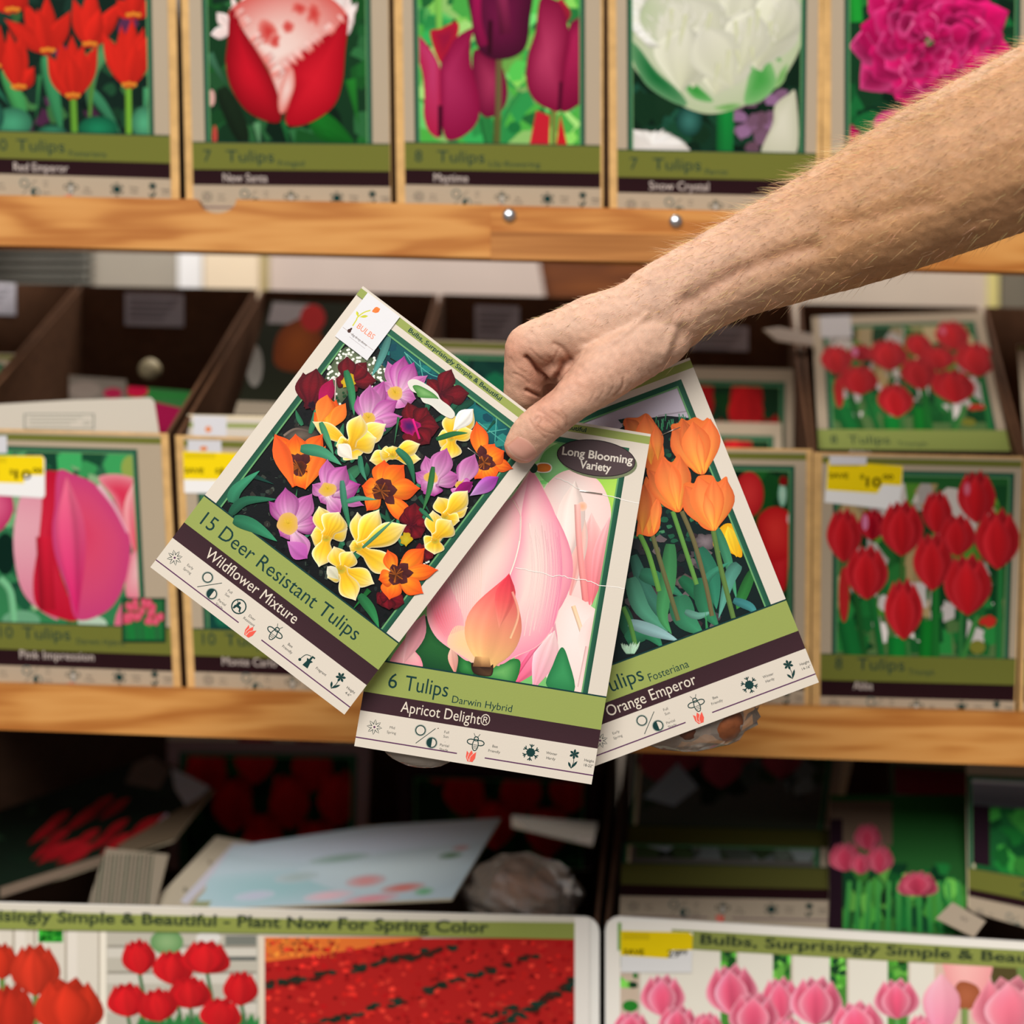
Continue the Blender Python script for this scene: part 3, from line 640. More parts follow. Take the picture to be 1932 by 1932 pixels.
# ---- fifth: pink double tulip
c = Card((1568, 428), (1941, 436), (1568, -84), (1948, -76)); A = Art(15); bg(A, c, (20, 60, 34))
fuzz(A, c, 60, 36, [(24, 100, 50), (20, 60, 36), (40, 140, 60), (14, 40, 26)])
A.xf = crop(1130, 0, 2.409); PK = (204, 14, 96)
A.stroke([(1160, -60), (1170, 100)], 60, (30, 150, 50)); A.ell(1150, 620, 36, 50, (150, 14, 70), PK, jag=.2); A.ell(1340, 560, 90, 60, (214, 60, 130))
cx, cy = 1500, 190
for rg, n, w in ((380, 26, 190), (320, 24, 170), (250, 20, 150), (190, 16, 120), (120, 12, 90), (60, 8, 60)):
    for k in range(n):
        a = 2*math.pi*(k+A.rnd.random()*.8)/n; r = rg*A.rnd.uniform(.85, 1.05); kk = A.rnd.uniform(.6, 1.1)
        bs = (cx+r*.3*math.cos(a), cy+r*.3*math.sin(a)*.85)
        A.petal(bs, (cx+r*math.cos(a), cy+r*math.sin(a)*.88), w, mul((150, 6, 64), kk), mul(PK, kk), mixc(PK, (240, 130, 180), A.rnd.random()*.6), bend=A.rnd.uniform(-20, 20), nt=7, ns=4, streak=.14)
for k in range(14):
    a = A.rnd.uniform(0, 6.3); r = A.rnd.uniform(40, 300); x = cx+r*math.cos(a); y = cy+r*math.sin(a)*.8
    A.stroke([(x, y), (x+A.rnd.uniform(-40, 40), y+A.rnd.uniform(10, 50)), (x+A.rnd.uniform(-60, 60), y+70)], 12, (236, 110, 160), (220, 60, 130), w1=3)
layout(A, c, fr=(30, 434), txt=title('7', 'Tulips', 'Fringed', 'Mascotte', 30), kinds='fsbwh')
carton(c, A, 'carton printed with one ruffled hot pink tulip, rightmost on the upper shelf', 20, 12, 12, ((1350, 170), (1660, 175)), 1.37, TOPG)
# ---- middle row, first: large pink tulip
def price_tag(A, ybox, wbox, price):
    pass
c = Card((-45, 1302), (328, 1316), (-70, 812), (303, 822), 604); A = Art(21); bg(A, c, (56, 140, 84), (44, 100, 70))
fuzz(A, c, 80, 40, [(60, 160, 90), (30, 90, 60), (90, 170, 110), (24, 70, 50), (150, 190, 140)], box=(30, 165, 428, 570))
A.xf = crop(0, 800, 3.018)
A.ell(30, 740, 60, 120, (10, 40, 30)); A.ell(520, 1140, 90, 50, (190, 214, 190)); A.ell(120, 1120, 110, 60, (110, 170, 130)); A.ell(740, 250, 50, 70, (150, 170, 80))
for L in [((0, 880), (60, 960), (80, 1150), 40, (120, 190, 140)), ((415, 1100), (410, 1200), 60, (70, 120, 60))]: A.stroke(L[:-2], L[-2], L[-1])
A.fan([(-120, 300), (0, 300), (70, 420), (70, 520), (0, 610), (-120, 640)], (190, 50, 100), (226, 100, 140))
A.fan([(560, 310), (640, 285), (740, 300), (812, 340), (835, 480), (832, 700), (770, 740), (720, 600), (640, 420)], (236, 150, 160), (226, 50, 84), (690, 400)); A.petal((770, 760), (770, 310), 130, (230, 60, 90), (240, 170, 170), (240, 180, 180))
A.fan([(720, 980), (740, 760), (790, 720), (850, 740), (858, 970)], (236, 130, 150), (244, 196, 196), (800, 800)); A.poly([(660, 1090), (700, 1000), (730, 1190), (640, 1195)], (228, 110, 140))
A.fan([(270, 285), (130, 390), (85, 560), (78, 720), (108, 900), (168, 1010), (280, 1095), (330, 1100), (200, 900), (225, 700), (240, 500), (330, 300)], (222, 120, 150), (240, 180, 190), (140, 600))
A.fan([(250, 290), (236, 500), (215, 700), (188, 900), (212, 1040), (330, 1102), (440, 1112), (380, 950), (330, 800), (300, 650), (315, 480), (360, 290), (310, 268)], (196, 20, 50), (216, 40, 66), (250, 800))
A.stroke([(250, 640), (270, 1060)], 90, (206, 30, 56), (170, 20, 40))
A.fan([(330, 268), (430, 290), (540, 340), (622, 440), (700, 560), (742, 660), (735, 800), (690, 960), (600, 1072), (440, 1114), (385, 950), (315, 750), (297, 600), (312, 470)], (208, 66, 124), (226, 66, 104), (480, 620), mid=(226, 80, 118))
A.stroke([(560, 350), (650, 470), (725, 620)], 26, (240, 190, 200), (236, 150, 180), w1=10); A.petal((440, 1110), (380, 300), 170, (206, 30, 100), (232, 110, 140), streak=.1)
layout(A, c, fr=(26, 404), bands=(160, 98, 60), txt=title('10', 'Tulips', 'Darwin Hybrid', 'Pink Impression', 62, sx=240), kinds='fsbwh')
A.xf = crop(0, 800, 3.018)
A.rect(694, 990, 945, 1245, (16, 60, 40)); A.rect(708, 1004, 930, 1230, (40, 110, 60))
for k in range(26): A.ell(A.rnd.uniform(715, 925), A.rnd.uniform(1015, 1150), 17, 26, (216, 50, 90), (240, 120, 140), n=8)
for k in range(16): x = A.rnd.uniform(715, 920); A.stroke([(x, 1140), (x+8, 1228)], 8, (30, 130, 60))
def sticker(A, pts_white, pts_yellow, txts, logo=None):
    A.lay += 4
    A.poly(pts_white, (224, 222, 222)); A.poly(pts_yellow, (232, 202, 22))
    for t in txts: A.text(*t)
    if logo: A.poly(logo[0], (226, 224, 226)); A.ell(*logo[1], (236, 140, 80))
A.poly([(-80, 70), (40, 66), (42, 166), (-80, 170)], (222, 220, 224))
box1 = carton(c, A, 'carton printed with one large pink tulip, leftmost on the middle shelf', 12, 18, 6, ((152, 540), (485, 546)), 1.475, MIDG)
X = crop(0, 800, 3.018)
def price_label(parent, X, white, yellow, txts, front=1.2392, outline=None):
    B = Art(5, 1.3); B.xf = X; B.poly(white, (226, 224, 222)); B.poly(yellow, (230, 200, 16))
    for t in txts: B.text(*t[:6], d=(1, .03), bold=True)
    for k in range(3): B.rect(yellow[0][0]+10, yellow[0][1]+14+k*10, yellow[0][0]+(yellow[1][0]-yellow[0][0])*.42, yellow[0][1]+18+k*10, (176, 152, 20))
    o = B.build('price_label', ((0, front, 0), (0, -1, 0)), M_BOXPRINT, parent, slab=([X(*p) for p in white], .0004, (226, 224, 222))); o['label'] = 'yellow and white price label'
    return o
price_label(box1, X, [(-110, 180), (240, 180), (256, 200), (256, 405), (245, 422), (-110, 400)], [(-110, 180), (240, 182), (250, 200), (250, 292), (140, 292), (136, 338), (-110, 330)], [('$', 55, 285, 22, 40, (60, 50, 10)), ('10', 84, 312, 92, 72, (40, 34, 10)), ('00', 186, 278, 56, 40, (60, 50, 10)), ('SAVE', -100, 290, 90, 40, (50, 44, 10))])
# ---- second (mostly behind the held packets)
c = Card((369, 1316), (740, 1330), (346, 826), (735, 838), 604); A = Art(22); bg(A, c, (20, 70, 60))
fuzz(A, c, 60, 40, [(20, 90, 70), (30, 110, 80), (16, 50, 50), (60, 130, 90)], box=(30, 165, 428, 570)); A.xf = c.xf
for q in ((170, 380, 80, 110), (320, 330, 70, 100), (250, 480, 60, 80)): A.xf = c.xf; A.petal((q[0], q[1]-q[3]), (q[0], q[1]+q[3]), q[2]*2, (150, 80, 150), (190, 130, 190), (220, 180, 220))
layout(A, c, fr=(26, 424), bands=(160, 98, 60), txt=title('10', 'Tulips', 'Triumph', 'Monte Carlo', 22), kinds='fsbwh')
A.xf = crop(0, 800, 3.018); A.poly([(1070, 92), (1260, 96), (1262, 200), (1070, 200)], (222, 220, 224)); A.ell(1160, 140, 22, 14, (236, 140, 80))
box2 = carton(c, A, 'carton with a yellow price label, behind the left held packet on the middle shelf', 18, 10, 6, ((495, 548), (826, 556)), 1.475, MIDG)
price_label(box2, X, [(1042, 155), (1480, 170), (1480, 400), (1050, 392)], [(1042, 155), (1480, 170), (1480, 322), (1042, 316)], [('SAVE', 1050, 278, 110, 42, (50, 44, 10)), ('$', 1225, 278, 22, 36, (50, 44, 10)), ('10', 1255, 300, 90, 72, (40, 34, 10))])
# ---- third (hidden but for its contents)
c = Card((757, 1332), (1130, 1342), (748, 838), (1128, 846), 604); A = Art(23); bg(A, c, (30, 80, 50))
for q in ((130, 400), (260, 450), (360, 380), (200, 300)): A.xf = c.xf; A.tulip(q[0], q[1], 60, -90, (220, 120, 150))
layout(A, c, fr=(26, 424), bands=(160, 98, 60), icons=False)
carton(c, A, 'carton on the middle shelf hidden behind the three held packets', 8, 8, 6, ((832, 556), (1160, 564)), 1.475, MIDG)
# ---- fourth: glossy red tulips
def red_pair(A, X):
    A.xf = X
    A.ell(120, 420, 60, 120, (20, 80, 30)); A.ell(230, 340, 24, 70, (130, 190, 160), (190, 220, 200)); A.ell(235, 265, 24, 30, (130, 20, 20))
    A.ell(40, 340, 84, 130, (190, 30, 36), (226, 56, 56)); A.ell(-120, 420, 90, 150, (190, 30, 36), (220, 50, 50))
    A.fan([(180, 860), (150, 720), (200, 620), (280, 640), (262, 760), (240, 890)], (190, 20, 30), (214, 40, 46))
    A.fan([(88, 500), (130, 430), (200, 412), (270, 450), (282, 560), (270, 680), (200, 720), (130, 680)], (196, 24, 30), (232, 56, 50), (190, 540)); A.ell(266, 480, 9, 28, (246, 200, 200))
    A.ell(-20, 760, 110, 140, (180, 24, 30), (216, 44, 44))
c = Card((1150, 1343), (1517, 1352), (1142, 846), (1521, 852), 604); A = Art(24); bg(A, c, (18, 60, 30))
fuzz(A, c, 40, 36, [(20, 70, 30), (30, 100, 40), (14, 40, 24)], box=(30, 165, 428, 570)); red_pair(A, crop(1400, 820, 3.019))
layout(A, c, fr=(26, 434), bands=(160, 98, 60), txt=title('10', 'Tulips', 'Fosteriana', 'Red Emperor', 26), kinds='fsbwh')
box4 = carton(c, A, 'carton printed with glossy red tulips, right of the held packets on the middle shelf', 12, 14, 6, ((1166, 564), (1494, 572)), 1.475, MIDG)
# ---- fifth: many red tulips
APEL = [(580, 570, 84, 158), (740, 510, 66, 92), (910, 530, 104, 162), (1110, 440, 72, 126), (1335, 350, 92, 152), (1225, 570, 88, 122), (710, 780, 102, 158), (1085, 720, 94, 168), (1455, 590, 108, 176), (1285, 850, 114, 178), (920, 990, 92, 178)]
def red_many(A, X):
    A.xf = X; RDT = (206, 28, 36)
    for L in [((620, 700), (660, 1000), (700, 1290), 36, (30, 90, 40)), ((740, 930), (800, 1290), 40, (30, 110, 50)), ((915, 690), (910, 830), 24, (70, 110, 50)), ((1100, 870), (1100, 1290), 46, (30, 110, 44)), ((1250, 1000), (1240, 1290), 24, (50, 120, 60)), ((1470, 760), (1460, 1280), 34, (40, 120, 60)), ((880, 1150), (880, 1290), 100, (20, 130, 50)), ((590, 1060), (640, 1290), 100, (24, 110, 50)), ((1340, 1030), (1250, 1290), 30, (60, 130, 60)), ((1050, 1060), (1040, 1290), 70, (20, 120, 40)), ((940, 1170), (950, 1290), 26, (60, 120, 60))]: A.stroke(L[:-2], L[-2], L[-1])
    A.ell(1400, 1065, 46, 30, (206, 50, 40), jag=.3); A.ell(580, 910, 30, 160, (190, 40, 40)); A.ell(1340, 1210, 44, 40, (130, 130, 50))
    for cx, cy, rx, ry in APEL: A.tulip(cx, cy, rx, ry, RDT if (cx, cy) != (740, 510) else (160, 10, 30), edge=(214, 50, 60), light=1.1, dark=.6)
    A.ell(700, 500, 18, 46, (226, 130, 170)); A.ell(1280, 310, 20, 40, (226, 80, 110), (232, 130, 150))
def field_bg(A, c):
    bg(A, c, (100, 130, 76), (30, 96, 44)); fuzz(A, c, 120, 34, [(190, 168, 126), (90, 150, 50), (204, 194, 186), (40, 110, 50), (170, 146, 100), (24, 70, 36)], box=(40, 250, 428, 560), flat=1.6); fuzz(A, c, 70, 24, [(30, 110, 50), (40, 130, 60), (220, 210, 206), (20, 80, 40)], box=(40, 165, 428, 330), flat=1.8)
c = Card((1547, 1362), (1912, 1372), (1551, 858), (1928, 866), 622); A = Art(25); field_bg(A, c); red_many(A, crop(1400, 820, 3.019))
A.xf = c.xf; fr = (26, 444)
layout(A, c, fr=fr, bands=(158, 98, 60), txt=title('8', 'Tulips', 'Triumph', 'Abba', 34), kinds='fsbwh')
red_many(A, crop(1400, 820, 3.019))
A.xf = crop(1400, 820, 3.019); A.poly([(497, 120), (710, 126), (706, 172), (497, 172)], (224, 220, 224))
layout_b = Art(0)
A.xf = c.xf; A.rect(0, 98, 460, 158, GREENB)
for t in title('8', 'Tulips', 'Triumph', 'Abba', 34)[:3]: A.text(*t[:6], (1, 0), raw_up=UP)
box5 = carton(c, A, 'carton printed with many red tulips and a yellow label, right on the middle shelf', 20, 4, 6, ((1506, 574), (1846, 580)), 1.475, MIDG)
X = crop(1400, 820, 3.019)
price_label(box5, X, [(490, 148), (915, 180), (912, 300), (890, 432), (470, 385)], [(490, 148), (915, 180), (908, 290), (800, 284), (770, 335), (480, 315)], [('SAVE', 496, 246, 110, 42, (50, 44, 10)), ('$', 672, 250, 24, 36, (50, 44, 10)), ('10', 706, 296, 86, 78, (40, 34, 10)), ('00', 802, 254, 60, 40, (60, 50, 10))])
# ---- slivers at both ends of the row
c = Card((1930, 1374), (2300, 1384), (1942, 868), (2316, 878), 622); A = Art(26); field_bg(A, c); layout(A, c, bands=(158, 98, 60), icons=False)
carton(c, A, 'carton cut off by the right picture edge on the middle shelf', 10, 12, 6, ((1856, 580), (2190, 588)), 1.475, MIDG)
c = Card((-430, 1290), (-70, 1301), (-470, 802), (-96, 811), 604); A = Art(27); field_bg(A, c); layout(A, c, bands=(160, 98, 60), icons=False)
box0 = carton(c, A, 'carton cut off by the left picture edge, only its dark inside showing', 12, 10, 6, ((-180, 532), (146, 540)), 1.475, MIDG)
# ---- white labels on the inside of the backs
def inner_label(box, x0, y0, x1, y1):
    m = MB(); Y = 1.4705; m.slab([P(x0, y0, Y), P(x1, y0+3, Y), P(x1, y1+3, Y), P(x0, y1, Y)], (0, -.0006, 0), (200, 196, 204))
    for k in range(4): m.slab([P(x0+8, y0+10+k*11, Y-.0007), P(x1-10-k*9, y0+12+k*11, Y-.0007), P(x1-10-k*9, y0+16+k*11, Y-.0007), P(x0+8, y0+14+k*11, Y-.0007)], (0, -.0002, 0), (120, 116, 124))
    o = m.build('paper_label', M_PAINT, box); o['label'] = 'white paper label on the inside of the back'
boxes = {o['label']: o for o in bpy.data.objects if o.get('category') == 'carton'}
inner_label(box0, -60, 532, 30, 592); inner_label(box1, 236, 553, 347, 614)
inner_label([o for k, o in boxes.items() if 'hidden behind' in k][0], 896, 576, 980, 642); inner_label(box4, 1302, 614, 1412, 660)
# ------------------------------------------------------------------ big bins on the lowest shelf
YN = 1.212
def bin_box(label, L, R_, top, A, inner, hole=None):
    """L/R_: front corner x at the rim; top: rim y at both; inner: back top corners (px at Y 1.62)."""
    fl, fr_ = P(L, top[0], YN), P(R_, top[1], YN); zb = .573
    bl, br = Vector((fl.x, YN, zb)), Vector((fr_.x, YN, zb)); t = thing('display_bin', (bl+br)/2, label, 'bin', 'large bins on the lowest shelf'); th = .004
    kl, kr = P(*inner[0], 1.62), P(*inner[1], 1.62); r = .012
    out = [bl, br]+[Vector((fr_.x-r+r*math.cos(a), YN, fr_.z-r+r*math.sin(a))) for a in [math.pi/2*k/5 for k in range(6)]]+[Vector((fl.x+r-r*math.sin(a), YN, fl.z-r+r*math.cos(a))) for a in [math.pi/2*k/5 for k in range(6)]]
    m = MB(); m.prism(out, (0, th, 0), (238, 234, 226)); m.build('front_panel', M_BOXPRINT, t)
    y_ = Vector((0, th+.0003, 0)); zl, zr = Vector((kl.x, kl.y, zb)), Vector((kr.x, kr.y, zb)); dz = Vector((0, 0, -.004))
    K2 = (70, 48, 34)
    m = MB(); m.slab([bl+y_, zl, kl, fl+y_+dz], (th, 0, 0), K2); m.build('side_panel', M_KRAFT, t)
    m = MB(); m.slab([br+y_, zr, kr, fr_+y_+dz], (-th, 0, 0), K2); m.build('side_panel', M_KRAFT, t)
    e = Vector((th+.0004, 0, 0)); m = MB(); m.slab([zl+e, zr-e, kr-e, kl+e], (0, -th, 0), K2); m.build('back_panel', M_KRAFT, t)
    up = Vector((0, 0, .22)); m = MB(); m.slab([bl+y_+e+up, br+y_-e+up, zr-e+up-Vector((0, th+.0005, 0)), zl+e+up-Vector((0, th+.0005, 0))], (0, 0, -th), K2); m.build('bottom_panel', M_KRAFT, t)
    A.build('front_print', ((0, YN-.0002, 0), (0, -1, 0)), M_BOXPRINT, t, clip=[(L+4, top[0]), (R_-4, top[1]), (R_-4, 2150), (L+4, 2150)])
    return t
A = Art(31, 1.55); A.xf = same
A.rect(-300, 1700, 1084, 2160, (196, 188, 174))
A.rect(-300, 1750, 495, 2160, (198, 190, 176)); A.xf = crop(0, 1360, 2.542)
for x in (-300, -180, -60, 60, 160, 310, 470): A.rect(x, 990, x+12, 2030, (160, 150, 134)); A.rect(x+12, 990, x+60, 2030, (206, 198, 186))
A.rect(184, 985, 302, 1062, (40, 140, 40)); A.blobs(20, (190, 985, 300, 1060), 20, [(60, 170, 50), (20, 110, 30)])
A.rect(500, 1000, 1240, 2030, (172, 166, 152)); A.rect(480, 990, 510, 2030, (214, 206, 190))
for y in (1075, 1200, 1340, 1480): A.rect(515, y, 1230, y+14, (140, 134, 122)); A.rect(515, y+14, 1230, y+60, (190, 184, 172))
A.rect(1080, 1030, 1230, 1075, (110, 112, 104)); A.rect(1080, 1130, 1230, 1150, (90, 92, 88)); A.ell(800, 1060, 80, 60, (90, 130, 80), (130, 160, 110)); A.ell(1000, 1040, 60, 30, (200, 196, 190))
for cx, cy, rx, ry, c_ in ((10, 1150, 60, 90, (196, 50, 30)), (170, 1190, 96, 128, (200, 54, 34)), (60, 1400, 88, 150, (190, 46, 30)), (330, 1365, 138, 138, (204, 52, 32)), (-120, 1300, 90, 130, (190, 46, 30)), (-200, 1150, 90, 110, (200, 50, 30))):
    A.stroke([(cx, cy+ry*.8), (cx+8, cy+ry+500)], 26, (90, 120, 60)); A.tulip(cx, cy, rx*1.06, ry, c_, dark=.8, light=1.04, edge=mul(c_, .8))
for k in range(14): A.petal((700+k*40, 1700), (680+k*44, 1400), 90, (20, 70, 40), (50, 120, 60))
for cx, cy in ((665, 1130), (610, 1335), (755, 1360), (990, 1130), (830, 1180), (910, 1300), (1155, 1280), (1060, 1400)):
    A.stroke([(cx, cy+60), (cx+40, cy+260)], 16, (60, 100, 60))
for cx, cy, rx, ry in ((830, 1180, 84, 84), (665, 1130, 70, 88), (990, 1130, 102, 82), (910, 1300, 94, 78), (610, 1335, 84, 84), (755, 1360, 82, 82), (1155, 1280, 72, 86), (1060, 1400, 88, 78)):
    A.tulip(cx, cy, rx, ry, (194, 30, 34), dark=.75, light=1.05, edge=(176, 20, 28), rot=A.rnd.uniform(-.2, .2))
A.xf = same; A.rect(495, 1770, 1084, 2160, (160, 30, 28)); A.poly([(497, 1768), (800, 1768), (640, 1796), (497, 1815)], (206, 104, 44))
A.blobs(90, (500, 1768, 640, 1806), 4, [(220, 130, 50), (180, 90, 40), (150, 80, 40)])
A.blobs(900, (500, 1775, 1082, 2150), 7, [(176, 30, 26), (200, 44, 36), (150, 20, 22), (206, 56, 44), (120, 20, 20)], flat=.7)
for q in (((560, 2010), (800, 1950), (1082, 1870)), ((500, 1960), (700, 1905), (1010, 1800)), ((880, 1962), (1000, 1905), (1082, 1850)), ((500, 1860), (700, 1820), (860, 1785))):
    for k in range(60):
        t = A.rnd.random(); a = q[0] if t < .5 else q[1]; b = q[1] if t < .5 else q[2]; u = (t*2) % 1
        A.ell(a[0]+(b[0]-a[0])*u, a[1]+(b[1]-a[1])*u+A.rnd.uniform(-6, 6), 9, 4, A.rnd.choice([(30, 40, 30), (60, 30, 24), (24, 50, 40)]), n=6, jag=.4)
A.rect(490, 1768, 500, 2160, (206, 190, 170)); A.rect(1084, 1700, 1112, 2160, (214, 208, 200))
A.poly([(-300, 1703), (0, 1717), (600, 1734), (1084, 1740), (1084, 1771), (600, 1762), (0, 1752), (-300, 1742)], (128, 136, 68))
A.text('Bulbs, Surprisingly Simple & Beautiful - Plant Now For Spring Color', -202, 1731.5, 1124, 31, (34, 46, 36), d=(1, .0245), bold=True)
bin_box('large white bin picturing red tulips and a red tulip field, lower left', -640, 1131, (1689, 1731), A, ((-340, 1310), (1168, 1352)))
A = Art(32, 1.55); A.xf = crop(1120, 1360, 2.379)
A.rect(55, 900, 2700, 1900, (222, 216, 206)); A.rect(120, 1030, 2700, 1900, (216, 210, 196))
for x0, x1 in ((120, 200), (570, 640), (805, 885), (1060, 1135), (1320, 1410), (2050, 2130)):
    A.rect(x0, 1030, x1, 1900, (70, 130, 50) if x0 > 200 else (190, 170, 150)); A.blobs(16, (x0, 1035, x1, 1200), 26, [(90, 180, 60), (40, 100, 40), (120, 200, 80), (30, 70, 40)])
    A.rect(x1, 1035, x1+10, 1900, (190, 176, 160))
A.ell(165, 1280, 36, 26, (40, 120, 40)); PKT = (222, 84, 116)
for k in range(24): A.petal((200+k*80, 1850), (180+k*82, 1500), 120, (30, 100, 50), (60, 150, 70))
for cx, cy, rx, ry in ((310, 1230, 86, 96), (620, 1205, 100, 118), (840, 1245, 76, 100), (1000, 1255, 102, 112), (1360, 1245, 88, 92), (170, 1370, 72, 70), (380, 1350, 78, 76), (510, 1370, 60, 66), (720, 1320, 98, 106), (1180, 1350, 104, 96), (870, 1400, 60, 80), (1480, 1400, 70, 90), (300, 1480, 90, 110), (1000, 1500, 100, 110), (640, 1520, 90, 110)):
    A.stroke([(cx, cy+ry*.8), (cx+10, 1900)], 22, (90, 150, 80)); A.tulip(cx, cy, rx, ry, mul(PKT, A.rnd.uniform(.94, 1.06)), edge=(240, 170, 184), dark=.72, light=1.12, rot=A.rnd.uniform(-.12, .12))
A.rect(1530, 1040, 2050, 1900, (206, 180, 160)); A.rect(1800, 1040, 2050, 1300, (110, 130, 70)); A.ell(1840, 1130, 60, 90, (80, 70, 40))
A.fan([(1560, 1060), (1600, 1040), (1760, 1050), (1790, 1110), (1740, 1240), (1680, 1300), (1610, 1240)], (226, 150, 150), (238, 176, 170), (1660, 1100)); A.fan([(1640, 1170), (1720, 1190), (1730, 1250), (1670, 1300), (1610, 1250)], (150, 80, 50), (170, 96, 64))
A.stroke([(1665, 1290), (1665, 1500)], 30, (120, 140, 80)); A.petal((1560, 1450), (1560, 1130), 170, (220, 120, 150), (236, 170, 180)); A.tulip(1870, 1280, 150, 140, (220, 110, 130), edge=(236, 160, 170))
A.poly([(350, 935), (2700, 1075), (2700, 1155), (350, 1020)], (128, 136, 68)); A.rect(108, 905, 124, 1030, (110, 150, 70))
A.text('Bulbs, Surprisingly Simple & Beautiful - Plant Now For Spring Color', 478, 1000, 3012, 64, (34, 46, 36), d=(1, .0585), bold=True)
b_r = bin_box('large white bin picturing pink tulips before a white fence, lower right', 1142, 2560, (1730, 1816), A, ((1186, 1354), (2500, 1400)))
price_label(b_r, crop(1120, 1360, 2.379), [(122, 940), (445, 950), (440, 1130), (122, 1130)], [(122, 942), (430, 950), (446, 965), (444, 1028), (345, 1030), (335, 1066), (122, 1052)], [('SAVE', 135, 1048, 92, 36, (50, 44, 10)), ('29', 330, 1060, 56, 44, (40, 40, 30)), ('99', 384, 1050, 36, 32, (40, 40, 30))], front=YN-.0012)
# ------------------------------------------------------------------ packets lying in the cartons and bins
INBOX = 'packets standing inside the middle-row cartons'; INBIN = 'packets lying in the lower bins'
def loose(label, corners, art, mat=M_BOXPRINT, group=INBOX, outline=None, th=.0012, edge=(206, 190, 160), seed=3):
    """corners: three (px, py, depth) that fix the card's plane, and its outline in pixels."""
    pl = plane3(*[P(*c) for c in corners[:3]])
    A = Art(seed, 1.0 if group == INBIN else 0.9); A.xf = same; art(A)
    out = outline or [c[:2] for c in corners]
    c0 = P(*corners[0]); t = thing('bulb_packet', c0, label, 'packet', group)
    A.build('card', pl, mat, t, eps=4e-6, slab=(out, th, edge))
    return t
def card_art(c, picture, kw):
    def f(A):
        A.xf = c.xf; picture(A, c); layout(A, c, **kw)
    return f
def pink_pic(A, c):
    bg(A, c, (40, 90, 50)); fuzz(A, c, 40, 40, [(30, 110, 50), (20, 60, 36)])
    for q in ((100, 480), (220, 520), (330, 440), (160, 380), (300, 300)): A.xf = c.xf; A.tulip(q[0], q[1], 52, -74, (196, 50, 90))
def red_pic(A, c):
    bg(A, c, (20, 50, 28)); fuzz(A, c, 40, 40, [(24, 70, 30), (14, 40, 24)])
    for q in ((90, 520), (200, 560), (330, 540), (150, 420), (280, 430), (390, 440), (220, 320), (340, 300)): A.xf = c.xf; A.tulip(q[0], q[1], 62, -84, (190, 26, 30))
def apeldoorn_pic(A, c):
    field_bg(A, c); X = c.xf
    g = lambda x, y: X((x-440)/1120*460, 169+(1290-y)/1100*(c.H-200))
    red_many(A, g)
# carton 1: flap with a boxed text, small magenta packet, deeper packet, pale bulb
def a(A):
    A.poly([(-60, 766), (125, 755), (284, 750), (291, 757), (300, 822), (-60, 822)], (216, 206, 190)); A.xf = crop(0, 460, 3.45)
    for q in ((155, 1105, 615, 1112), (160, 1200, 615, 1208), (155, 1105, 165, 1208), (605, 1112, 615, 1208)): A.rect(*q, (140, 142, 130))
    for k in range(3): A.rect(190, 1128+k*22, 540-k*40, 1135+k*22, (168, 166, 152))
    A.text('USDA', 540, 1180, 50, 40, (150, 150, 136))
loose('cream packet back with a small boxed text standing in the pink tulip carton', [(-60, 840, 1.25), (300, 840, 1.25), (291, 757, 1.262)], a, outline=[(-60, 840), (304, 840), (291, 757), (284, 750), (125, 755), (-60, 766)])
def a(A): A.poly([(240, 728), (364, 738), (352, 826), (240, 826)], (50, 110, 56)); A.poly([(292, 758), (352, 772), (340, 826), (292, 826)], (150, 20, 66)); A.poly([(240, 738), (364, 745), (362, 752), (240, 746)], (40, 120, 50)); A.ell(218+40, 738, 22, 12, (190, 20, 60))
loose('small packet with magenta and green print behind the cream boxed text flap', [(240, 826, 1.30), (345, 826, 1.30), (362, 738, 1.35)], a, outline=[(240, 826), (345, 826), (362, 738), (240, 728)], seed=4)
def a(A): A.poly([(130, 708), (240, 716), (240, 826), (130, 826)], (120, 110, 100)); A.ell(213, 742, 18, 10, (170, 30, 70)); A.ell(160, 735, 30, 16, (140, 126, 116))
loose('grey backed packet deep in the pink tulip carton', [(130, 826, 1.34), (238, 826, 1.34), (238, 716, 1.40)], a, outline=[(130, 826), (238, 826), (238, 716), (130, 708)], seed=5)
m = MB(); m.ball(P(283, 698, 1.40), (.011, .011, .010), (178, 164, 128), tip=.12); tag(m.build('bulb', M_BULB, None, smooth=True), 'pale loose bulb lying in the dark pink tulip carton', 'bulb')
# carton 2
def a(A):
    A.poly([(352, 788), (740, 796), (740, 862), (346, 850)], CREAM); A.poly([(356, 797), (740, 805), (740, 813), (356, 806)], GREEN); A.poly([(365, 784), (428, 786), (427, 824), (364, 823)], (224, 222, 226)); A.ell(393, 810, 6, 6, (236, 140, 80))
loose('packet with a white logo corner peeking over the yellow price label', [(346, 850, 1.252), (740, 862, 1.252), (740, 796, 1.27)], a, outline=[(346, 850), (740, 862), (740, 790), (354, 782)], seed=6)
def a(A):
    A.poly([(440, 785), (720, 795), (730, 575), (510, 566)], (38, 40, 28)); A.poly([(515, 570), (600, 575), (590, 612), (505, 610)], (150, 140, 140)); A.fan([(520, 640), (545, 610), (590, 600), (610, 660), (570, 700), (520, 690)], (110, 50, 20), (150, 74, 26)); A.ell(590, 600, 24, 26, (170, 40, 40)); A.ell(480, 690, 16, 40, (140, 134, 126)); A.poly([(440, 756), (720, 766), (720, 790), (438, 782)], (160, 146, 126))
loose('dark packet with orange flower leaning at the back of the second carton', [(440, 785, 1.33), (720, 795, 1.33), (730, 575, 1.44)], a, outline=[(440, 785), (720, 795), (730, 575), (510, 566)], seed=7)
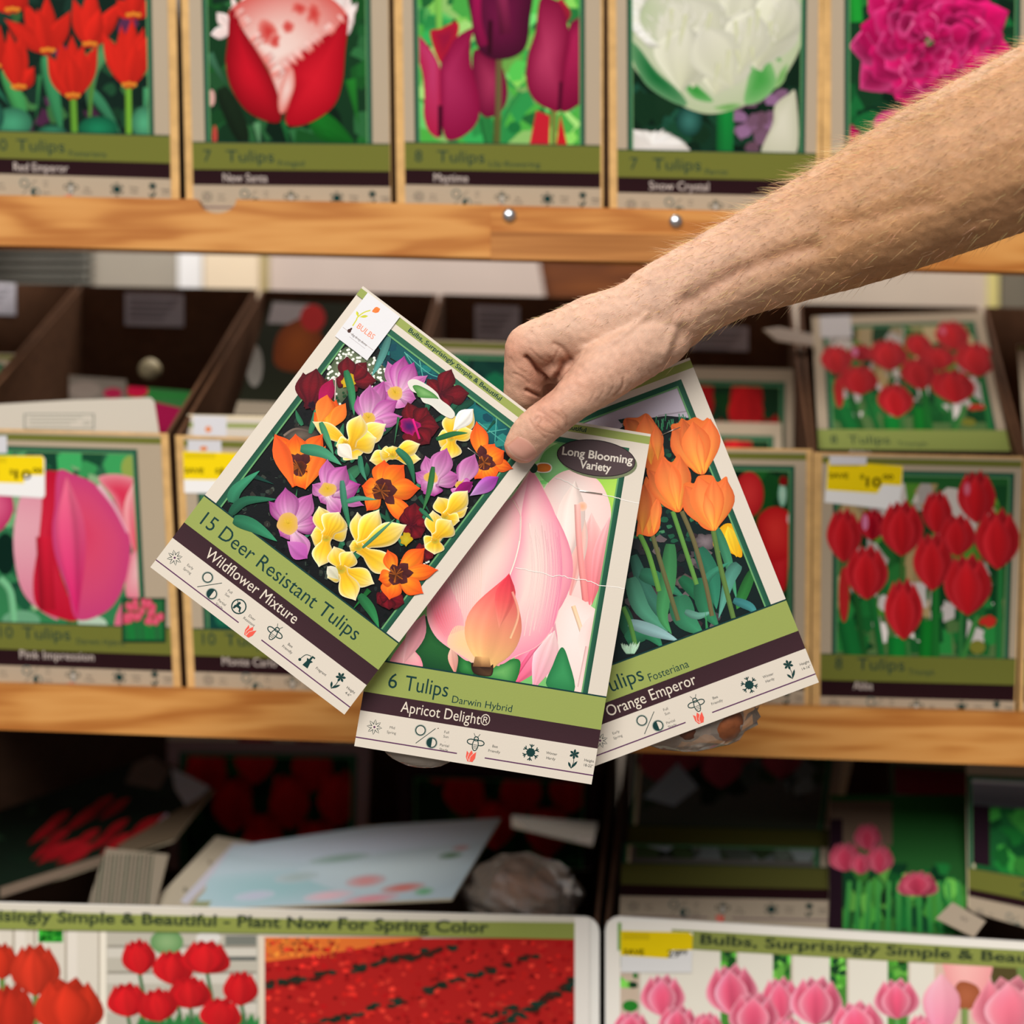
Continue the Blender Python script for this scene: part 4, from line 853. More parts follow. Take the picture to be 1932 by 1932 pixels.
# carton 3
c = Card((790, 1120), (1120, 1128), (800, 640), (1100, 650), 640)
loose('packet top showing above the left held packet, left of the fist', [(790, 856, 1.255), (1120, 860, 1.255), (1100, 650, 1.30)], card_art(c, lambda A, c: (bg(A, c, (20, 60, 50)), fuzz(A, c, 60, 40, [(20, 90, 60), (40, 120, 60), (16, 50, 44), (24, 40, 40)])), dict(icons=False)), outline=[(795, 856), (1118, 860), (1100, 650), (800, 640)], seed=8)
# carton 4
for k, (lab, y0, Y0, Y1) in enumerate((('rear packet of two with red flowers in the carton right of the held packets', 690, 1.375, 1.415), ('front packet of two with red flowers in the carton right of the held packets', 792, 1.34, 1.38))):
    c = Card((1176, y0+470), (1496-k*18, y0+478), (1170, y0), (1504-k*24, y0+7), 640)
    loose(lab, [(1176, 868, Y0), (1494-k*18, 868, Y0), (1499-k*24, y0+7, Y1)], card_art(c, red_pic, dict(icons=False, top=False)), outline=[(1176, 868), (1496-k*20, 868), (1499-k*24, y0+7), (1172, y0)], seed=9+k)
def a(A): A.poly([(1440, 620), (1470, 616), (1534, 630), (1534, 652), (1465, 642)], (196, 180, 166))
loose('pale torn card corner sticking up in the carton right of the wrist', [(1440, 660, 1.36), (1534, 690, 1.37), (1534, 630, 1.40)], a, outline=[(1440, 621), (1465, 642), (1534, 652), (1534, 631), (1470, 617)], seed=12)
# carton 5: big leaning packet
c = Card((1546, 880), (1916, 886), (1532, 598), (1853, 588), 560); 
kw = dict(bands=(138, 64, 36), fr=(26, 434), top=False, icons=False, txt=[('8', 30, 86, 16, 44, INK), ('Tulips', 72, 86, 100, 44, INK), ('Triumph', 190, 80, 70, 22, INK), ('Abba', 70, 44, 54, 26, (216, 200, 190))])
def a(A):
    A.xf = c.xf; field_bg(A, c); layout(A, c, **kw)
    g = lambda x, y: c.xf((x-440)/1120*460, 138+(1290-y)/1100*(c.H-160)); A.blobs(1, (0, 0, 1, 1), .1, [(0, 0, 0)])
    red_many(A, g); A.xf = c.xf; A.rect(0, 64, 460, 138, GREEN); A.rect(0, 36, 460, 64, DARKB)
    for t in kw['txt']: A.text(*t[:6], (1, 0), raw_up=UP)
    A.rect(20, 480, 104, 562, (206, 200, 200))
loose('large packet with many red tulips leaning back above the rightmost price label', [(1546, 880, 1.262), (1916, 886, 1.262), (1853, 588, 1.45)], a, outline=c.outline(), seed=13)
c = Card((1936, 1000), (2250, 1008), (1920, 650), (2230, 656), 600)
loose('packet cut off by the right picture edge in the last carton', [(1936, 886, 1.26), (2250, 890, 1.26), (2230, 656, 1.34)], card_art(c, red_pic, dict(icons=False)), outline=[(1936, 886), (2250, 890), (2230, 656), (1920, 650)], seed=14)
c = Card((-330, 1000), (8, 1000), (-300, 660), (30, 668), 600)
loose('packet in the dark carton cut off by the left picture edge', [(-320, 830, 1.30), (-2, 835, 1.30), (30, 668, 1.38)], card_art(c, pink_pic, dict(icons=False)), outline=[(-320, 830), (-2, 835), (30, 668), (-300, 660)], seed=15)
# ---- left bin
def a(A):
    A.rect(-300, 1380, 480, 1800, (20, 34, 24)); A.xf = crop(0, 1360, 2.542); A.blobs(40, (-300, 200, 900, 800), 60, [(24, 44, 30), (14, 24, 18), (36, 60, 40)], flat=.4)
    for k in range(22):
        x = A.rnd.uniform(150, 740); y = 420+(740-x)*.28+A.rnd.uniform(-110, 120); A.petal((x-70, y+60), (x+80, y-50), 46, (140, 14, 24), (196, 34, 42), nt=5, ns=3)
    A.poly([(640, 210), (730, 170), (820, 230), (760, 330), (600, 300)], (120, 104, 96)); A.poly([(820, 225), (1015, 315), (900, 420), (840, 330)], (206, 216, 234)); A.poly([(740, 500), (800, 440), (820, 470), (760, 540)], (190, 170, 190)); A.poly([(560, 600), (700, 520), (900, 400), (1020, 330), (1030, 350), (840, 570), (600, 640)], (120, 104, 84)); A.poly([(0, 800), (600, 610), (600, 650), (0, 850)], (130, 112, 96))  # pale blue corner is a sky reflection painted into the print
loose('dark packet with red flowers leaning at the left side of the lower left bin', [(-120, 1738, 1.27), (330, 1586, 1.36), (400, 1490, 1.46)], a, group=INBIN, outline=[(-200, 1762), (0, 1692), (120, 1655), (236, 1616), (328, 1586), (404, 1490), (322, 1447), (288, 1426), (262, 1460), (180, 1520), (-200, 1600)], seed=21)
c = Card((316, 1790), (690, 1790), (316, 1396), (700, 1402), 600)
loose('upright packet with red tulips at the back of the lower left bin', [(316, 1640, 1.50), (690, 1640, 1.50), (700, 1402, 1.56)], card_art(c, red_pic, dict(icons=False, cream=(170, 140, 140), top=False)), group=INBIN, outline=[(316, 1640), (690, 1640), (700, 1390), (316, 1384)], seed=22)
c = Card((752, 1740), (1130, 1750), (752, 1440), (1136, 1450), 500)
loose('packet with red blooms below the middle held packet in the lower left bin', [(752, 1640, 1.46), (1120, 1640, 1.46), (1130, 1450, 1.54)], card_art(c, red_pic, dict(icons=False, cream=(60, 40, 44), top=False, frame=(30, 20, 22))), group=INBIN, outline=[(752, 1640), (1116, 1640), (1134, 1448), (752, 1440)], seed=23)
def a(A):
    A.rect(150, 1590, 320, 1730, (150, 138, 120)); A.xf = crop(0, 1360, 2.542)
    for k in range(16): A.poly([(430+k*20, 640), (436+k*20+A.rnd.uniform(0, 4), 640), (410+k*20, 890), (402+k*20, 890)], (90, 84, 72) if k % 3 else (30, 60, 44))
loose('striped barcode card lying low in the lower left bin', [(160, 1722, 1.236), (290, 1726, 1.236), (318, 1618, 1.31)], a, group=INBIN, outline=[(160, 1722), (290, 1726), (318, 1612), (200, 1600)], seed=24)
def a(A): A.poly([(270, 1716), (350, 1718), (480, 1588), (405, 1576)], (190, 178, 156)); A.poly([(340, 1700), (352, 1706), (470, 1592), (440, 1590)], (206, 204, 216)); A.xf = crop(0, 1360, 2.542); A.text('B', 880, 820, 20, 30, (40, 60, 50)); A.text('R', 1000, 690, 20, 30, (60, 60, 60))
loose('narrow cream card strip left of the pale glossy packet in the lower left bin', [(280, 1716, 1.25), (350, 1719, 1.25), (470, 1590, 1.37)], a, group=INBIN, outline=[(276, 1716), (350, 1719), (474, 1590), (408, 1578)], seed=25)
def a(A):
    A.poly([(340, 1730), (900, 1730), (960, 1530), (430, 1590)], (186, 206, 216))  # pale blue ground and patches paint in the sheen of reflected light
    for q in [([(430, 1605), (700, 1560), (935, 1545), (905, 1590), (640, 1630)], (214, 226, 244)), ([(370, 1660), (560, 1640), (720, 1660), (600, 1700), (390, 1712)], (160, 200, 206)), ([(560, 1640), (800, 1600), (890, 1600), (860, 1660), (700, 1690)], (206, 224, 230))]: A.fan(q[0], mixc(q[1], (186, 206, 216), .8), q[1])
    for x, y, rx, ry, cc in ((690, 1662, 40, 12, (226, 150, 150)), (760, 1675, 44, 9, (220, 120, 110)), (620, 1690, 50, 10, (236, 190, 200)), (700, 1696, 56, 9, (230, 150, 160)), (850, 1614, 24, 6, (90, 130, 90)), (640, 1620, 60, 8, (150, 180, 170)), (800, 1682, 20, 8, (110, 180, 130)), (870, 1600, 18, 5, (200, 140, 140)), (560, 1655, 44, 10, (170, 190, 190)), (480, 1690, 40, 9, (196, 200, 220))): A.ell(x, y, rx, ry, mixc(cc, (190, 208, 218), .8), cc, rot=-.12)
    A.poly([(340, 1722), (385, 1722), (400, 1700), (360, 1700)], (150, 156, 120))
loose('pale glossy packet with painted sheen over pink blooms lying tilted in the lower left bin', [(350, 1716, 1.255), (853, 1694, 1.255), (940, 1543, 1.39)], a, mat=M_GLOSS, group=INBIN, outline=[(350, 1717), (853, 1695), (945, 1543), (700, 1558), (440, 1597)], seed=26, th=.0025)
def a(A): A.poly([(960, 1535), (1150, 1550), (1140, 1600), (1010, 1580)], (126, 136, 140)); A.ell(1110, 1584, 26, 8, (190, 190, 220))
loose('grey glossy packet end behind the bulb bag in the lower left bin', [(970, 1580, 1.38), (1120, 1596, 1.38), (1128, 1552, 1.45)], a, mat=M_GLOSS, group=INBIN, outline=[(965, 1560), (1118, 1596), (1128, 1552), (965, 1538)], seed=27)
def crumple(m, c, r, seed, amp=.25, flat=1.0, nu=26, nv=16):
    rn = random.Random(seed); ph = [(rn.uniform(2, 7), rn.uniform(2, 6), rn.uniform(0, 6)) for _ in range(6)]; b = MB(); b.ball(c, r, (230, 225, 220), nu, nv); vs = []
    for v in b.v:
        d = Vector(v)-Vector(c); n = Vector((d.x/r[0], d.y/r[1], d.z/r[2])); k = sum(abs(math.sin(p[0]*n.x+p[1]*n.z+p[2]+3*n.y)) for p in ph)/6-.6
        vs.append(Vector(c)+d*(1+amp*k))
    m.add(vs, b.f, (230, 225, 220))
def bulb_bag(label, c, r, n, seed, parent=None, group=None, bs=.011):
    rn = random.Random(seed)
    t = parent or thing('bulb_bag', Vector(c)-Vector((0, 0, r[2])), label, 'bag', group)
    m = MB(); crumple(m, c, r, seed); bag = m.build('bag_film', M_FILM, t, smooth=False)
    for k in range(n):
        a_ = rn.uniform(0, 6.28); q = rn.uniform(.1, .62); ax = Matrix.Rotation(rn.uniform(-.9, .9), 3, 'X') @ Matrix.Rotation(rn.uniform(-.9, .9), 3, 'Y')
        m = MB(); m.ball((c[0]+r[0]*q*math.cos(a_), c[1]+r[1]*rn.uniform(-.3, .3), c[2]+r[2]*q*math.sin(a_)*.9-.002), (min(bs, r[1]*.8), min(bs, r[1]*.7), bs*1.15), rn.choice([(112, 60, 34), (134, 74, 40), (92, 50, 32), (150, 92, 58)]), tip=.35, axis=ax)
        m.build('bulb', M_BULB, t if parent is None else bag, smooth=True)
    return bag
c0 = P(985, 1665, 1.31); bulb_bag('clear bag of brown bulbs right of the pale glossy packet', (c0.x, c0.y, c0.z-.01), (.052, .045, .034), 9, 4, bs=.014)
# ---- right bin
def strip_pic(c, pic, kw): return card_art(c, pic, kw)
c = Card((1178, 1655), (1560, 1660), (1200, 1330), (1600, 1350), 430)
def picA(A, c):
    bg(A, c, (50, 66, 44), (120, 110, 110)); fuzz(A, c, 30, 40, [(60, 80, 50), (90, 100, 90), (40, 50, 36), (120, 130, 130)])
    for q in ((120, 330), (240, 350), (330, 320), (60, 300), (200, 290)): A.xf = c.xf; A.tulip(q[0], q[1], 60, -60, (176, 70, 84))
    A.xf = c.xf; A.poly([(30, 200), (100, 180), (150, 230), (100, 290)], (170, 186, 196)); A.poly([(0, 400), (120, 400), (60, 430), (0, 430)], (216, 216, 224))
loose('upper packet of two at the left side of the lower right bin', [(1182, 1655, 1.33), (1560, 1660, 1.33), (1604, 1440, 1.47)], card_art(c, picA, dict(bands=(130, 80, 56), fr=(0, 440), icons=True, top=False, cream=(176, 160, 140), green=(84, 84, 38))), group=INBIN, outline=[(1182, 1600), (1182, 1600), (1280, 1625), (1360, 1650), (1560, 1652), (1610, 1430), (1205, 1412)], seed=31)
c = Card((1166, 1742), (1562, 1750), (1176, 1560), (1566, 1570), 240)
loose('lower packet of two at the left side of the lower right bin', [(1168, 1742, 1.235), (1562, 1750, 1.235), (1564, 1640, 1.32)], card_art(c, picA, dict(bands=(150, 96, 68), fr=(0, 440), icons=True, top=False, cream=(186, 170, 148), green=(92, 92, 44))), group=INBIN, outline=[(1168, 1742), (1562, 1750), (1566, 1600), (1174, 1590)], seed=32)
def a(A):
    A.rect(1560, 1480, 1860, 1800, (40, 96, 44)); A.xf = crop(1120, 1360, 2.379)
    A.blobs(60, (1050, 640, 1720, 960), 50, [(30, 110, 50), (70, 150, 60), (20, 70, 40), (110, 190, 80), (24, 50, 30)], flat=1.5); A.rect(1060, 360, 1340, 560, (110, 92, 76)); A.rect(1055, 440, 1118, 960, (40, 24, 34))
    for k in range(12): A.stroke([(1130+k*48, 960), (1150+k*44, 720)], 20, (40, 130, 60), (80, 170, 80))
    for cx, cy, rx, ry in ((1230, 520, 52, 62), (1130, 610, 66, 66), (1285, 620, 52, 66), (1200, 640, 40, 50), (1455, 730, 82, 56)): A.tulip(cx, cy, rx, ry, (206, 62, 92), dark=.8, edge=(226, 120, 140))
loose('packet with pink tulips in green grass, middle of the lower right bin', [(1566, 1752, 1.24), (1800, 1764, 1.24), (1840, 1520, 1.37)], a, group=INBIN, outline=[(1564, 1752), (1815, 1766), (1845, 1500), (1566, 1500)], seed=33)
c = Card((1684, 1640), (1990, 1680), (1676, 1420), (2000, 1440), 400)
def picB(A, c):
    bg(A, c, (36, 40, 30)); A.rect(0, 250, 460, 400, (150, 50, 70), (90, 30, 40)); A.rect(0, 235, 460, 262, (150, 156, 160)); A.blobs(10, (0, 170, 440, 240), 40, [(30, 44, 30), (50, 60, 40)])  # the grey strip paints in a gloss reflection
loose('dark packet lying over the pink tulip packet in the lower right bin', [(1684, 1640, 1.32), (1830, 1658, 1.32), (1840, 1440, 1.46)], card_art(c, picB, dict(bands=(150, 92, 66), fr=(0, 460), icons=True, top=False, cream=(176, 150, 136), green=(52, 48, 30))), group=INBIN, outline=[(1684, 1636), (1836, 1660), (1842, 1432), (1678, 1412)], seed=34)
c = Card((1828, 1745), (2120, 1820), (1824, 1440), (2150, 1450), 470)
def picC(A, c):
    bg(A, c, (30, 100, 50)); fuzz(A, c, 50, 36, [(30, 120, 50), (60, 150, 60), (20, 80, 40)], box=(60, 150, 440, 470)); A.rect(0, 180, 62, 400, (40, 24, 34)); A.rect(0, 350, 460, 420, (90, 92, 96), (150, 150, 160)); A.rect(0, 415, 460, 470, (226, 228, 236))  # white top strip is gloss glare painted into the print
loose('packet numbered 25 standing at the right picture edge in the lower right bin', [(1830, 1722, 1.262), (2060, 1785, 1.262), (2060, 1445, 1.36)], card_art(c, picC, dict(bands=(166, 106, 84), fr=(0, 460), icons=True, top=False, line=False, txt=[('25', 150, 118, 66, 44, INK), ('Tulips', 250, 118, 120, 44, INK), ('Mixed', 320, 88, 80, 22, (216, 200, 190))], kinds='fsbwh')), group=INBIN, outline=[(1838, 1722), (2060, 1785), (2060, 1445), (1824, 1438), (1826, 1712)], seed=35)
def a(A): A.poly([(1760, 1735), (1795, 1700), (1862, 1738), (1838, 1768)], (190, 172, 150)); A.xf = crop(1120, 1360, 2.379); A.text('W', 1640, 890, 40, 30, (120, 110, 100), d=(1, .5))
loose('small torn cream card corner at the front of the lower right bin', [(1768, 1736, 1.222), (1838, 1768, 1.222), (1797, 1703, 1.24)], a, group=INBIN, outline=[(1766, 1732), (1838, 1768), (1860, 1738), (1797, 1702)], seed=36)
# ------------------------------------------------------------------ the three packets held in the hand
def staple(t, a, b, Y):
    a, b = P(*a, Y), P(*b, Y); f = Vector((0, -.0006, 0)); bk = Vector((0, .001, 0)); m = MB()
    m.tube([a+bk, a+f, b+f, b+bk], .00034, (200, 195, 185), 6); m.build('staple', M_STEEL, t, smooth=True)
def held(label, c, A, Y, bag=None):
    t = thing('bulb_packet', P(*c.q[2], Y), label, 'packet', 'packets held in the hand')
    card = A.build('card', ((0, Y, 0), (0, -1, 0)), M_PRINT, t, eps=1.6e-6, slab=(c.outline(), .0009, (232, 226, 214)))
    return t
LIL = ((226, 186, 70), (198, 122, 190), (166, 66, 152)); ORA = ((252, 168, 40), (246, 104, 30), (236, 74, 26)); YEL = ((240, 190, 40), (246, 204, 70), (240, 222, 150)); BUR = ((120, 10, 30), (136, 20, 38), (112, 14, 30))
def flower(A, cen, tips, kind, base=None, eye=None, dark=0):
    if kind == 'L':
        for x, y, w in tips: A.petal(cen if base is None else base, (x, y), w, (232, 210, 214), (164, 60, 136), mixc((206, 140, 186), (136, 30, 116), A.rnd.random()), bend=A.rnd.uniform(-8, 8), cm=(202, 134, 182), sharp=1.45, w0=.5, nt=14, ns=12, streak=.1)
        e = eye or (cen[0], cen[1], 46); e = (e[0], e[1], e[2]*.84); A.fan([(e[0]+e[2]*math.cos(k*.7)*A.rnd.uniform(.8, 1.15), e[1]+e[2]*.85*math.sin(k*.7)*A.rnd.uniform(.8, 1.15)) for k in range(9)], (224, 176, 110), (222, 176, 44))
        for k in range(7): A.stroke([(e[0], e[1]), (e[0]+A.rnd.uniform(-30, 30), e[1]-A.rnd.uniform(0, 36))], 5, (190, 150, 30), (230, 190, 60))
    elif kind == 'O':
        for x, y, w in tips: A.petal(cen if base is None else base, (x, y), w, (252, 200, 60), (232, 70, 24), (236, 84, 28), bend=A.rnd.uniform(-6, 6), cm=(248, 134, 30), sharp=1.5, w0=.45, nt=14, ns=12, streak=.09)
        if dark:
            for x, y, w in tips:
                dx, dy = x-cen[0], y-cen[1]; A.petal((cen[0]+dx*.02, cen[1]+dy*.02), (cen[0]+dx*.42, cen[1]+dy*.42), w*.55, (60, 20, 24), (90, 40, 40), nt=6, ns=4)
            A.ell(cen[0], cen[1], dark, dark*.9, (96, 40, 20), (60, 30, 20), jag=.2)
            for k in range(9): a = A.rnd.uniform(0, 6.3); A.stroke([cen, (cen[0]+dark*1.2*math.cos(a), cen[1]+dark*1.2*math.sin(a))], 6, (120, 60, 20), (170, 90, 30))
    elif kind == 'Y':
        for x, y, w in tips: A.petal(cen if base is None else base, (x, y), w, (226, 164, 24), (242, 218, 130), (236, 228, 208), ep=5, bend=A.rnd.uniform(-6, 6), cm=(244, 196, 44), sharp=1.35, w0=.5, nt=14, ns=12, shade=.16, streak=.07)
        e = eye or (cen[0], cen[1], 22); A.ell(e[0], e[1], e[2], e[2]*.8, (226, 180, 44), (170, 160, 50))
        for k in range(6): A.stroke([(e[0], e[1]), (e[0]+A.rnd.uniform(-26, 26), e[1]-A.rnd.uniform(4, 30))], 4, (190, 140, 24), (226, 170, 40))
    elif kind == 'B':
        for x, y, w in tips: A.petal(cen if base is None else base, (x, y), w, (70, 6, 24), (104, 16, 28), (64, 8, 18), bend=A.rnd.uniform(-8, 8), cm=(116, 14, 28), sharp=1.4, w0=.5, nt=12, ns=10, streak=.16)
        if eye: A.ell(eye[0], eye[1], eye[2], eye[2]*.9, eye[3], eye[4], jag=.25)
# ---- left packet: mixed wild tulips
c1 = Card((284, 1070), (650, 1348), (685, 540), (1051, 818)); A = Art(41)
A.xf = c1.xf; A.rect(30, 165, 432, c1.H-30, (18, 20, 22)); A.blobs(420, (30, 170, 432, 630), 7, [(14, 20, 20), (28, 34, 34), (10, 14, 16), (34, 46, 40), (44, 42, 38), (60, 66, 58)])
for k in range(160): x = A.rnd.uniform(36, 424); y = A.rnd.uniform(172, 600); A.stroke([(x, y), (x+A.rnd.uniform(-7, 7), y+A.rnd.uniform(-7, 7))], .9, A.rnd.choice([(70, 84, 70), (40, 66, 50), (90, 96, 84), (30, 60, 44)]))
D5 = crop(400, 620, 3.167); A.xf = D5
A.fan([(1000, 120), (1060, 40), (1560, 440), (1800, 560), (1740, 720), (1560, 640), (1400, 420), (1200, 260)], (16, 70, 76), (20, 110, 110), (1400, 380))
for k in range(46): x = A.rnd.uniform(1020, 1760); y = 60+(x-1040)*.72+A.rnd.uniform(10, 170); A.ell(x, y, 34, 26, A.rnd.choice([(16, 96, 96), (24, 120, 116), (14, 70, 84), (40, 130, 120), (10, 54, 64)]), n=8, jag=.35)
for q in (((1160, 150), (1300, 270), (1420, 300)), ((1240, 190), (1260, 290)), ((1590, 560), (1760, 690)), ((1700, 530), (1690, 680)), ((1640, 620), (1760, 600)), ((1150, 140), (1220, 250))): A.stroke(list(q), 6, (90, 170, 150), (60, 150, 140))
A.fan([(690, 260), (800, 110), (930, 160), (1040, 240), (1050, 330), (900, 300), (740, 480), (660, 420)], (70, 84, 60), (120, 130, 100))
for k in range(150):
    x = A.rnd.uniform(690, 1050); y = 100+abs(x-820)*.5+A.rnd.uniform(0, 200); A.ell(x, y, 9, 8, (236, 238, 228), n=6)
for k in range(30): A.ell(A.rnd.uniform(640, 800), A.rnd.uniform(380, 470), 8, 8, (220, 226, 214) if k % 3 == 0 else (30, 70, 40), n=6)
A.fan([(440, 620), (560, 580), (640, 640), (540, 690), (430, 680)], (50, 44, 40), (110, 96, 84)); A.stroke([(430, 640), (500, 600), (600, 620)], 14, (130, 112, 100), (80, 66, 60))
for L in [((1560, 430), (1430, 500), (1300, 570), 50, (24, 80, 60)), ((1690, 550), (1620, 640), 30, (20, 90, 70)), ((250, 880), (370, 930), 60, (20, 66, 56)), ((880, 830), (800, 900), (760, 960), 70, (60, 130, 90)), ((1240, 1000), (1300, 1100), 60, (30, 90, 60)), ((1130, 690), (1140, 760), 60, (30, 70, 60)), ((700, 1350), (900, 1560), 90, (24, 60, 36)), ((940, 1560), (840, 1680), 60, (30, 110, 50))]:
    A.stroke(L[:-2], L[-2], mul(L[-1], .8), L[-1], leaf=True)
layout(A, c1, fr=(26, 430), kinds='fsdbph', height='4-6"', season=('Early', 'Spring'), headline=('Bulbs, Surprisingly Simple & Beautiful', 119, 218),
       txt=[('15 Deer Resistant Tulips', 24, 122, 367, 40, INK), ('Wildflower Mixture', 68, 78, 213, 31, (226, 214, 196))])
A.xf = D5
for k in range(40): x = A.rnd.uniform(1170, 1300); A.ell(x, 1400+A.rnd.uniform(-30, 30)-(x-1230)*.1, 9, 8, (226, 232, 224), n=6)
for L in [((120, 1040), (150, 960), (285, 850), 74, (60, 150, 110)), ((110, 1110), (200, 1030), (390, 1020), 60, (40, 110, 80)), ((130, 1140), (250, 1180), (390, 1270), 84, (54, 140, 100)), ((500, 1020), (510, 960), 26, (60, 130, 80)), ((880, 1590), (950, 1680), (998, 1785), 62, (50, 140, 80)), ((1060, 50), (1010, 180), (955, 285), 46, (90, 160, 150))]: A.stroke(L[:-2], L[-2], mul(L[-1], .7), L[-1], leaf=True)
for k in range(34):
    x = A.rnd.uniform(420, 1450); y = A.rnd.uniform(480, 1400); a = A.rnd.uniform(-2.6, -.5); q = A.rnd.uniform(90, 190)
    if abs((x-700)-(y-700)*-.2) > 900: continue
    A.stroke([(x, y), (x+q*.5*math.cos(a)+A.rnd.uniform(-12, 12), y+q*.5*math.sin(a)), (x+q*math.cos(a), y+q*math.sin(a))], A.rnd.uniform(24, 44), A.rnd.choice([(20, 60, 44), (30, 84, 60), (44, 110, 78)]), A.rnd.choice([(40, 104, 70), (56, 130, 96), (26, 76, 54)]), leaf=True)
F = lambda cen, tips, kind, **k: flower(A, cen, tips, kind, **k)
F((590, 475), [(690, 300, 110), (545, 262, 130), (735, 400, 90), (625, 238, 170)], 'B', eye=(600, 460, 24, (40, 10, 30), (30, 8, 24))); A.petal((640, 490), (720, 300), 90, (190, 10, 100), (150, 16, 60)); A.stroke([(740, 290), (735, 430)], 6, (210, 170, 170))
F((815, 320), [(740, 300, 80), (870, 375, 90), (985, 312, 110), (925, 200, 100), (808, 165, 110)], 'B', eye=(815, 315, 46, (190, 150, 20), (226, 190, 40)))
F((1110, 400), [(1050, 195, 90), (1010, 320, 90), (1150, 163, 130), (1208, 200, 120), (1290, 280, 80), (1160, 470, 120), (1035, 440, 100), (1220, 420, 100)], 'L', eye=(1095, 385, 56))
F((1370, 400), [(1285, 300, 90), (1432, 242, 110), (1537, 386, 120), (1420, 470, 110)], 'B')
F((690, 600), [(800, 445, 90), (610, 500, 80), (745, 425, 100), (690, 395, 110)], 'O', dark=0); A.petal((640, 570), (690, 395), 100, (250, 150, 60), (244, 110, 40)); A.petal((700, 605), (800, 448), 90, (250, 150, 50), (244, 110, 40))
A.stroke([(800, 250), (835, 380), (850, 520)], 48, (40, 110, 70), (60, 140, 90), leaf=True)
F((930, 560), [(870, 400, 80), (1030, 310, 110), (945, 335, 130), (1110, 430, 110), (1140, 525, 90), (1040, 610, 110), (895, 590, 80)], 'L', eye=(935, 535, 52))
F((1210, 590), [(1170, 440, 110), (1110, 560, 90), (1285, 470, 130), (1360, 590, 140), (1300, 690, 130), (1190, 700, 130)], 'B', eye=(1180, 585, 60, (180, 10, 100), (60, 20, 90)))
A.stroke([(1200, 540), (1240, 660)], 14, (226, 30, 130), (190, 20, 100))
F((830, 700), [(600, 555, 90), (870, 780, 150), (740, 700, 110), (1042, 570, 130), (985, 655, 150), (890, 513, 130)], 'Y', eye=(800, 690, 24)); A.petal((840, 780), (755, 690), 90, (230, 220, 200), (240, 232, 220))
A.stroke([(650, 560), (690, 660), (728, 755)], 40, (60, 130, 90), (80, 150, 110), leaf=True)
F((1080, 760), [(1250, 780, 80), (940, 790, 100), (1000, 740, 90), (1245, 690, 100), (1080, 700, 110)], 'Y')
F((1430, 660), [(1500, 540, 100), (1562, 480, 120), (1430, 500, 110), (1345, 650, 110), (1562, 610, 90), (1420, 782, 130)], 'Y'); A.petal((1440, 610), (1558, 480), 100, (226, 222, 210), (240, 236, 230), streak=.14)
A.stroke([(1340, 662), (1440, 630), (1530, 624)], 34, (30, 90, 50), (50, 120, 70), leaf=True)
F((520, 830), [(665, 628, 120), (378, 630, 100), (480, 950, 100), (560, 962, 110), (500, 628, 140), (640, 800, 90)], 'O', dark=44); A.petal((490, 950), (376, 632), 110, (244, 110, 40), (240, 86, 36), nt=8); A.petal((560, 960), (680, 700), 90, (248, 130, 40), (244, 96, 36), nt=8)
A.stroke([(530, 716), (660, 740), (775, 815)], 70, (50, 120, 90), (80, 160, 120), leaf=True)
F((1625, 800), [(1580, 553, 110), (1690, 688, 110), (1800, 838, 80), (1748, 730, 120), (1570, 900, 100), (1690, 905, 120)], 'O', dark=34)
F((690, 1000), [(600, 930, 90), (912, 1058, 70), (690, 778, 110), (890, 930, 120), (805, 818, 140), (650, 1040, 80), (770, 1100, 100)], 'L', eye=(692, 960, 60))
F((1010, 970), [(895, 940, 120), (925, 1090, 100), (1205, 1160, 110), (1030, 783, 140), (1150, 813, 140), (1247, 955, 130)], 'O', dark=46)
F((1320, 930), [(1275, 760, 100), (1215, 860, 90), (1480, 878, 110), (1405, 712, 140), (1250, 965, 110), (1330, 1003, 120)], 'L', eye=(1312, 890, 52))
F((1480, 950), [(1520, 770, 100), (1572, 748, 120), (1560, 940, 90), (1450, 1000, 90)], 'L', eye=(1480, 935, 34)); A.petal((1540, 1000), (1714, 885), 90, (190, 150, 200), (150, 40, 150)); A.petal((1430, 1010), (1560, 915), 70, (150, 20, 110), (120, 10, 90))
F((470, 1190), [(340, 1030, 90), (640, 1150, 130), (600, 985, 130), (440, 948, 150), (410, 1240, 110), (570, 1375, 120)], 'L', eye=(455, 1165, 84)); A.petal((450, 1270), (572, 1372), 110, (200, 120, 186), (176, 76, 160))
F((1200, 1180), [(1155, 1080, 110), (1215, 1040, 120), (1280, 1150, 110), (1160, 1240, 110), (1250, 1250, 110)], 'B', eye=(1160, 1260, 40, (190, 150, 20), (200, 180, 40)))
F((1270, 1330), [(1320, 1370, 90), (1240, 1300, 90), (1210, 1320, 80)], 'B')
A.stroke([(778, 908), (795, 1060), (835, 1225)], 40, (70, 130, 110), (40, 110, 70), leaf=True); A.stroke([(805, 1035), (880, 1015), (985, 1022)], 34, (60, 130, 100), (90, 160, 130), leaf=True)
A.stroke([(885, 760), (895, 840), (925, 910)], 34, (40, 110, 80), (70, 140, 110), leaf=True); A.stroke([(1105, 720), (1180, 800), (1212, 935)], 46, (50, 120, 90), (30, 90, 60), leaf=True); A.stroke([(1115, 530), (1090, 690)], 30, (40, 100, 60), (60, 120, 80), leaf=True)
F((690, 1240), [(590, 1235, 130), (640, 1060, 120), (812, 1195, 120), (760, 1095, 170), (640, 1425, 130)], 'Y', eye=(685, 1255, 26))
F((880, 1310), [(870, 1095, 110), (1000, 1080, 140), (1165, 1172, 140), (1095, 1450, 140), (820, 1300, 80)], 'Y', eye=(875, 1310, 26)); A.stroke([(900, 1310), (1000, 1220), (1095, 1135)], 22, (60, 120, 90), (90, 150, 110), leaf=True)
